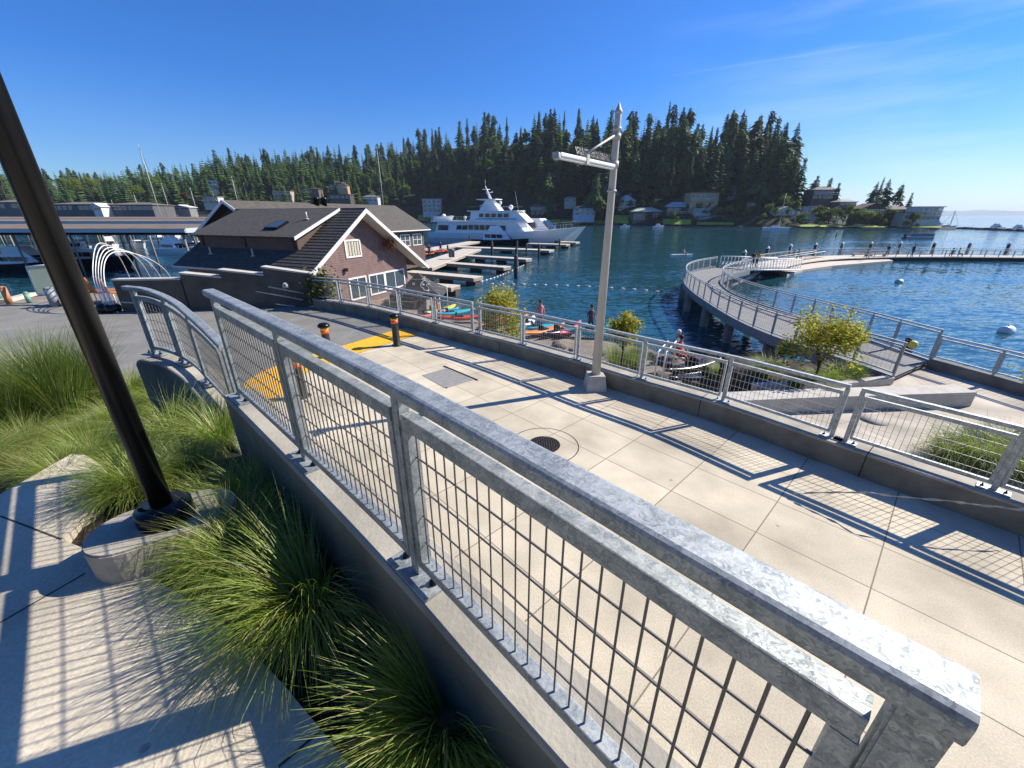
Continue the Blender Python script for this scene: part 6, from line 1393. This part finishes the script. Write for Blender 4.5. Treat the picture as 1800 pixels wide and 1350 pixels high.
# ================================================================== NEAR PLANTS
def grassmat(nm, c, c2):
    def ex(t, b, tcn):
        hi = nn(t, 'ShaderNodeNewGeometry'); 
        mx_ = nn(t, 'ShaderNodeValToRGB'); t.links.new(hi.outputs['Random Per Island'], mx_.inputs[0]); e_ = mx_.color_ramp.elements; e_[0].color = (*c, 1); e_[1].position = .86; e_[1].color = (*c2, 1)
        q_ = e_.new(.93); q_.color = (.36, .30, .14, 1); q_ = e_.new(.99); q_.color = (.42, .34, .18, 1)
        t.links.new(mx_.outputs[0], b.inputs['Base Color'])
        for n in t.nodes:
            if n.type == 'BSDF_TRANSLUCENT':
                m2 = nn(t, 'ShaderNodeMixRGB'); m2.blend_type = 'MULTIPLY'; m2.inputs[0].default_value = 1; t.links.new(mx_.outputs[0], m2.inputs[1]); m2.inputs[2].default_value = (1.5, 1.7, .7, 1); t.links.new(m2.outputs[0], n.inputs[0])
    return mat(nm, c, .42, spec=.45, trans=.35, extra=ex)
GRS = grassmat('grass_blades', (.10, .165, .024), (.29, .35, .07)); GRD = grassmat('upright_grass_blades', (.05, .10, .018), (.16, .22, .045)); GRY = grassmat('yellowing_grass_blades', (.11, .14, .03), (.24, .22, .06))
def clump(name, seed, N=1150, L=(.42, .78), lean=(.15, 1.25), w_=.0042, m=GRS, base=.09, label='x', seg=6, wind=V((0, 0, 0))):
    rnd = random.Random(seed); b = MB(); vs = []; fs = []
    for k in range(N):
        a = rnd.uniform(0, 6.283); rb = base * math.sqrt(rnd.random()); p = V((rb * math.cos(a), rb * math.sin(a), -.03)); a2 = a + rnd.gauss(0, .5); th = rnd.uniform(*lean) * .55; l = rnd.uniform(*L); bend = rnd.uniform(.8, 2.5) * (lean[1] / 1.25)
        dr_ = V((math.cos(a2), math.sin(a2), 0)); dr_ = (dr_ + wind * rnd.uniform(.3, 1)).normalized(); sd_ = V((-dr_.y, dr_.x, 0)); tw = rnd.uniform(-.6, .6); st = len(vs); ww = w_ * rnd.uniform(.6, 1.25)
        kink = rnd.gauss(0, .18)
        for i in range(seg + 1):
            t = i / seg; x = ww * (1 - t ** 2.2) * .5 + .0002; s2 = (sd_ * math.cos(tw) + V((0, 0, math.sin(tw)))) * x; vs += [p - s2, p + s2]
            ang = th + bend * t ** 1.4; stp = l / seg; p = p + (dr_ * math.sin(ang) + V((0, 0, math.cos(ang)))) * stp + sd_ * kink * stp * t
        for i in range(seg): o = st + i * 2; fs.append((o, o + 1, o + 3, o + 2))
    b.add(vs, fs, True); r = thing(name, label, 'grass clump'); b.build('blades', m, r, False); b = MB(); b.lathe((0, 0, -.08), [(base * 1.2, 0), (base * 1.15, .1), (base * .7, .16), (.01, .18)], 12); b.build('crown', mat('dead_thatch', (.10, .085, .04), 1, noise=(60, .5, 4)), r, False)
    return r
CA = clump('grass_clump', 1, 1900, (.34, .72)); CB = clump('grass_clump', 2, 1800, (.36, .78), (.2, 1.35)); CC = clump('grass_clump', 3, 1700, (.32, .66), (.1, 1.2))
CU = clump('upright_grass_clump', 4, 800, (.55, 1.05), (.05, .55), .005, GRD, .16); CY = clump('grass_clump', 5, 1200, (.4, .75), (.15, 1.3), .0045, GRY)
GG = 'ornamental grass clumps in the planting bed'
firstuse = set()
def put(P, x, y, z, rz, sc, lab, group=GG):
    if id(P) not in firstuse:
        firstuse.add(id(P)); P.location = (x, y, z); P.rotation_euler = (0, 0, rz); P.scale = (sc,) * 3; P['label'] = lab; P['group'] = group; return P
    return dup(P, (x, y, z), rz, lab, group, sc)
def gp(u, v, dz=0):   # point of the bed under a pixel
    r_ = ray(u, v); z = -1.7
    for _ in range(30):
        t = z / r_.z; z = .5 * z + .5 * soil_z(r_.x * t, r_.y * t)
    t = z / r_.z; return r_.x * t, r_.y * t, z + dz
for P, u, v, rz, sc, lab in ((CA, 432, 1000, 0, .80, 'large arching grass clump right beside the pole footing'), (CB, 555, 1075, 1, .95, 'large arching grass clump between the footing and the railing base plate'), (CC, 790, 1290, 2, .95, 'arching grass clump at the bottom of the picture below the railing'),
    (CC, 470, 900, 3, .85, 'grass clump against the near wall above the large ones'), (CA, 250, 868, 4, .80, 'grass clump directly behind the black pole'), (CB, 320, 790, 2.2, 1.05, 'grass clump right of the black pole halfway up'),
    (CC, 330, 850, .3, .7, 'small grass clump tucked right of the pole base'), (CB, 400, 905, 5, .62, 'grass clump between the footing and the wall'),
    (CA, 290, 720, 1.2, 1.15, 'grass clump at the end of the curved kerb wall'), (CB, 215, 750, 5, 1.1, 'grass clump left of the black pole, middle of the bed'), (CY, 12, 820, 0, 1.1, 'yellowing grass clump at the left edge'), (CA, 130, 790, 2, .95, 'grass clump in front of the upright ones'),
    (CU, 118, 735, 0, 1.65, 'tall upright dark grass clump left of the black pole'), (CU, 30, 760, 2, 1.3, 'upright dark grass clump near the left edge'), (CU, 70, 745, 4, 1.35, 'upright dark grass clump between two others'), (CU, 165, 705, 1, 1.6, 'upright grass clump tallest against the road'), (CU, 95, 715, 3, 1.6, 'upright grass clump behind the tallest against the road'),
    (CU, -20, 740, 1, 1.2, 'upright grass clump cut by the left edge'), (CB, 60, 800, 3, 1.1, 'dark green grass clump left of the middle of the bed'), (CA, 175, 825, 5.5, .8, 'low grass clump behind the pavement corner'), (CC, -40, 860, 1, 1.0, 'low grass clump cut by the left edge'), (CY, 70, 842, 2, .62, 'short yellow grass clump by the pavement edge'), (CA, 355, 750, 2.5, 1.2, 'grass clump spilling over the curved kerb wall'),
    (CB, 240, 700, 4, 1.2, 'grass clump on the slope behind the black pole'), (CC, 185, 770, 2, 1.0, 'grass clump between the upright ones and the pole'), (CA, 330, 700, 4.4, 1.1, 'farthest grass clump at the foot of the curved kerb wall'), (CB, 395, 790, 2.9, .95, 'grass clump in the corner where the two walls meet'), (CC, 120, 850, .9, .7, 'grass clump at the corner of the pavement slab')):
    x, y, z = gp(u, v); put(P, x, y, z - .01, rz, sc, lab)
x, y, z = gp(680, 1330)
put(CB, -.12, .16, -1.75, 4, .6, 'grass clump just below the frame under the railing')
# keep the blades on their own side of the retaining wall
for o in list(COL.objects):
    if o.get('category') == 'grass clump' and o.location.x > -3.2 and o.location.y < 3.4 and o.location.x < 1:
        M_ = Matrix.Translation(o.location) @ Matrix.Rotation(o.rotation_euler.z, 4, 'Z') @ Matrix.Scale(o.scale.x, 4)
        for ch in o.children:
            if not ch.name.startswith('blades'): continue
            me = ch.data; vs_ = [M_ @ v.co for v in me.vertices]; keep = []
            for k in range(0, len(vs_), 14):
                if not any(v.x + v.y > .655 and v.x > -2.15 for v in vs_[k:k + 14]): keep.append(k)
            if len(keep) * 14 == len(vs_): continue
            n_ = bpy.data.meshes.new('blades'); nv_ = []; nf_ = []
            for k in keep:
                q0 = len(nv_); nv_ += [tuple(v.co) for v in me.vertices[k:k + 14]]; nf_ += [(q0 + i * 2, q0 + i * 2 + 1, q0 + i * 2 + 3, q0 + i * 2 + 2) for i in range(6)]
            n_.from_pydata(nv_, [], nf_); n_.materials.append(me.materials[0]); n_.polygons.foreach_set('use_smooth', [True] * len(nf_)); ch.data = n_
# grasses beyond the far railing
FG = 'grass clumps beyond the far railing'
for P, u, v, sc, lab in ((CA, 1660, 812, 1.35, 'grass clump left of the group behind the right railing'), (CB, 1715, 818, 1.7, 'grass clump in the middle behind the right railing'), (CC, 1770, 822, 1.9, 'tall grass clump behind the right railing at the edge'), (CU, 1740, 800, .9, 'dark upright grass behind the right railing'), (CA, 1800, 840, 1.7, 'grass clump behind the right railing, cut by the picture edge')):
    q = pz(u, v, ZT); put(P, q.x, q.y, ZT, u, sc, lab, FG)
for P, u, v, sc, lab in ((CU, 1080, 655, 1.3, 'tall grass right behind the lamp pole and the railing'), (CU, 1115, 655, 1.3, 'tall grass second from the lamp pole'), (CB, 1095, 640, 2.2, 'leafy grass behind the tall ones by the lamp pole'), (CU, 1300, 690, 1.0, 'grass tuft beside the seat wall'), (CB, 1270, 665, 1.6, 'grass tuft on the bank left of the seat wall'), (CU, 1395, 690, .8, 'grass at the foot of the planter'), (CB, 1350, 665, 1.5, 'grass on the bank beside the planter'), (CU, 1500, 672, .8, 'dark green grass at the corner of the planter'), (CB, 1475, 676, 1.3, 'low bushy green grass in the planter'), (CB, 1440, 676, 1.3, 'second low bushy grass in the planter')):
    q = pz(u, v, -4.6 if u < 1320 else ZT); z = shore_z(q.x, q.y) if u < 1320 else ZT
    q = pz(u, v, z); put(P, q.x, q.y, z, u, sc, lab, FG)
b = MB(); b.prism([(6.9, 10.8), (9.4, 10.87), (11.3, 11.3), (11.25, 12.6), (7.5, 13.6)], -7, ZT + .12); struct(b.build('planter_soil', SOIL))
# maples
MY = leafmat('yellow_maple_leaves', (.42, .36, .05), .4, .0); MG_ = leafmat('green_maple_leaves', (.14, .20, .03), .35, .0)
def maple(u, v, z, h, rr, lab, seed, n=1500, leaf=.075):
    q = pz(u, v, z); r = proto('maple_tree', decid_meshes(seed, h, rr, n, None, leaf, mats=[MY, MG_], nc=32, tr=.22, zc=(.50, .50), trunk_h=.35), lab, 'tree'); r.location = q; return r
maple(1430, 672, ZT + .1, 2.15, 1.25, 'small yellow green maple in the planter by the pier', 51, 5200, .06)
maple(880, 625, -5.3, 2.9, 1.25, 'yellow green maple behind the far railing, left of the lamp pole', 52, 5200, .07)
maple(1092, 640, -4.9, 2.2, .75, 'yellow maple top just right of the lamp pole', 53, 2600, .065)
q = V((10.2, 6.4, ZT)); r = proto('maple_tree', decid_meshes(54, 2.0, .8, 1500, None, .07, mats=[MY, MG_], nc=14, tr=.2), 'yellow maple leaning in from the right edge', 'tree'); q = py(1822, 700, 8.5); r.location = (q.x + .25, q.y, ZT)
# vine at the wall end
vm = MB(); rnd = random.Random(4); c0 = py(566, 505, 15.1)
for k in range(1500):
    q = c0 + V((rnd.gauss(0, .26), rnd.gauss(0, .15), rnd.gauss(-.05, .30))); s_ = rnd.uniform(.035, .075); u_ = V((rnd.gauss(0, 1), rnd.gauss(0, 1), rnd.gauss(0, 1))).normalized() * s_; v_ = u_.cross(V((rnd.random(), rnd.random(), 1))).normalized() * s_; vm.cur = rnd.choice((0, 1, 1)); vm.add([q - u_, q - v_, q + u_, q + v_], [(0, 1, 2, 3)])
r = thing('climbing_shrub', 'green shrub hanging over the end of the stepped wall', 'shrub', (c0.x, c0.y, -3.2)); vm.build('foliage', [mat('shrub_yellow_green', (.22, .2, .04), .7), mat('shrub_green', (.08, .11, .02), .7)], r); b = MB(); b.tube([(c0.x, c0.y + .1, -4), c0], .03, 5); b.build('stem', BARK, r)
# rocks on the bank
rnd = random.Random(8); RK = mat('dark_boulder', (.13, .11, .10), .95, noise=(2, .4, 8), rnd=.25)
rocks = []
for k in range(64):
    u, v = rnd.uniform(1150, 1400), rnd.uniform(612, 672)
    if k % 3 == 0: u, v = rnd.uniform(800, 1150), rnd.uniform(590, 625)
    q = pz(u, v, -5.2); q = pz(u, v, shore_z(q.x, q.y)); s_ = rnd.uniform(.14, .38)
    if q.x > 6.3 and q.y < 11.2: continue
    bm = bmesh.new(); bmesh.ops.create_icosphere(bm, subdivisions=2, radius=1); 
    for p in bm.verts: p.co = V((p.co.x * s_, p.co.y * s_ * rnd.uniform(.9, 1.1), p.co.z * s_ * .6)) * (1 + rnd.uniform(-.10, .10)); 
    b = MB(); b.add([p.co.copy() + q for p in bm.verts], [tuple(l.index for l in f.verts) for f in bm.faces]); bm.free()
    tag(b.build('boulder', RK), 'dark rounded boulder on the bank below the far railing', 'boulder', 'boulders on the bank')
# small bank stair rail
r = thing('stair_rail', 'short white stair handrail on the bank behind the far railing', 'handrail', pz(1165, 660, ZT))
for du in (0, 14):
    b = MB(); a, c = pz(1150 + du, 664, -4.7), pz(1168 + du, 640, -5.2); b.tube([a, a + V((0, 0, .85)), c + V((0, 0, .9)), c], .028, 6); b.build('handrail', TRIM, r)
# dark boats drawn up below
for u, v, rz, lab in ((1225, 650, 30, 'dark rowing shell on the bank below the far railing'), (1250, 668, 20, 'navy covered rowing shell in front of the other'), (1270, 640, 10, 'maroon hull farther down the bank')):
    q = pz(u, v, -5.4); z = shore_z(q.x, q.y); q = pz(u, v, z + .05); kayak(lab, q, R(rz), 4.2, NAVY if 'maroon' not in lab else mat('maroon', (.12, .03, .04), .4))
# white tubular arcs at the wall
ar = thing('arched_sculpture', 'fan of white tubular arches rising behind the stepped wall at the left', 'sculpture', (-14.3, 14.3, ZP))
for k in range(5):
    o = k * .10; b = MB(); P_ = [V((-14.3 + o * .8, 14.1, ZP)), V((-14.7 + o * .9, 14.4, -2.2)), V((-15.0 + o * 1.1, 15.0, -1.4 - .01 * k)), V((-15.6 + o * 1.8, 16.0, -.98 - .07 * k)), V((-16.3 + o * 3.2, 17.2, -1.2 - .10 * k)), V((-17.2 + o * 4.4, 18.4, -1.9 - .08 * k)), V((-18.2 + o * 5.2, 19.6, -3.2))]
    b.tube(catmull(P_, 8), .016, 8); b.build('arch', WHITEM, ar)
# glass wind screen, orange chairs, pots, quay timber
r = thing('wind_screen', 'tilted pale framed glass panel on the quay at the left', 'screen', (-17, 15.6, ZP))
a, c, d_, e = py(66, 517, 15.7), py(108, 516, 15.7), py(92, 465, 15.9), py(46, 469, 15.9)
c = py(112, 517, 15.6)
P_ = [a, c, d_, e]; b = MB(); [b.tube([P_[i], P_[(i + 1) % 4]], .03, 6) for i in range(4)]; b.build('frame', WHITEM, r); b = MB(); b.add(P_, [(0, 1, 2, 3)]); b.build('glass_panel', mat('hazy_glass', (.35, .4, .42), .5, trans=.5), r)
def chair(lab, q, rz, m):
    r = thing('lounge_chair', lab, 'chair', q, rz, 'orange chairs on the quay'); b = MB(); b.box((0, 0, .42), (.6, .6, .06), 0, .02); b.build('seat', m, r, False); b = MB(); b.slab([(-.3, .28, .42), (.3, .28, .42), (.3, .48, 1.05), (-.3, .48, 1.05)], .05); b.build('backrest', m, r, False)
    for x in (-.26, .26):
        for y in (-.26, .26): b = MB(); b.tube([(x, y, 0), (x, y, .42)], .02, 5); b.build('leg', WHITEM, r, False)
ORW = mat('orange_wood', (.45, .17, .05), .6)
for u, l_ in ((160, 'orange lounge chair nearest the black pole on the quay'), (184, 'orange lounge chair in the middle of the three'), (208, 'orange lounge chair half behind the white arches')): q = py(u, 512, 16.1); chair(l_, (q.x, 16.1, ZP), R(150), ORW)
for u, l_ in ((176, 'black round pot left of the white arches'), (190, 'black round pot touching the white arches')):
    q = py(u, 546, 14.0); b = MB(); b.lathe((q.x, 14.2, ZP), [(.16, 0), (.24, .08), (.25, .2), (.2, .3), (.17, .3), (.15, .24)], 18); tag(b.build('pot', BLACKP), l_, 'pot')
b = MB(); b.sweep([pz(-20, 533, ZP + .02), pz(15, 531, ZP + .02), pz(57, 520, ZP + .02)], .35, .14, 0, .02); tag(b.build('timber_kerb', WOODP), 'pale timber kerb lying along the quay edge at the left', 'kerb')
# ticket window kiosk hints: waste bin on the boardwalk
q = pz(794, 452, -5.3); b = MB(); b.lathe(q, [(.4, 0), (.45, .9), (.48, .95), (.3, 1.1)], 14); tag(b.build('waste_bin', mat('blue_grey_bin', (.08, .12, .15), .5)), 'blue grey waste bin on the boardwalk', 'bin')

# remove prototypes that were never placed
for P in CP + DP + BG_:
    if id(P) not in used:
        for ch in list(P.children): bpy.data.objects.remove(ch)
        bpy.data.objects.remove(P)

# ================================================================== AIR
HZ = True
if HZ:
    b = MB(); b.add([(x, y, z) for z in (-12, 190) for x, y in ((-900, -30), (6000, -30), (14500, 10900), (-900, 10900))], [(0,3,2,1),(4,5,6,7),(0,1,5,4),(1,2,6,5),(2,3,7,6),(3,0,4,7)])
    m_ = bpy.data.materials.new('haze'); m_.use_nodes = True; t = m_.node_tree; t.nodes.clear(); v = nn(t, 'ShaderNodeVolumePrincipled'); v.inputs['Density'].default_value = .00009; v.inputs['Color'].default_value = (.72, .84, 1, 1); v.inputs['Anisotropy'].default_value = .2
    o_ = nn(t, 'ShaderNodeOutputMaterial'); t.links.new(v.outputs[0], o_.inputs['Volume']); h_ = b.build('haze', m_); h_['kind'] = 'stuff'; h_['label'] = 'thin blue summer haze over the lake'
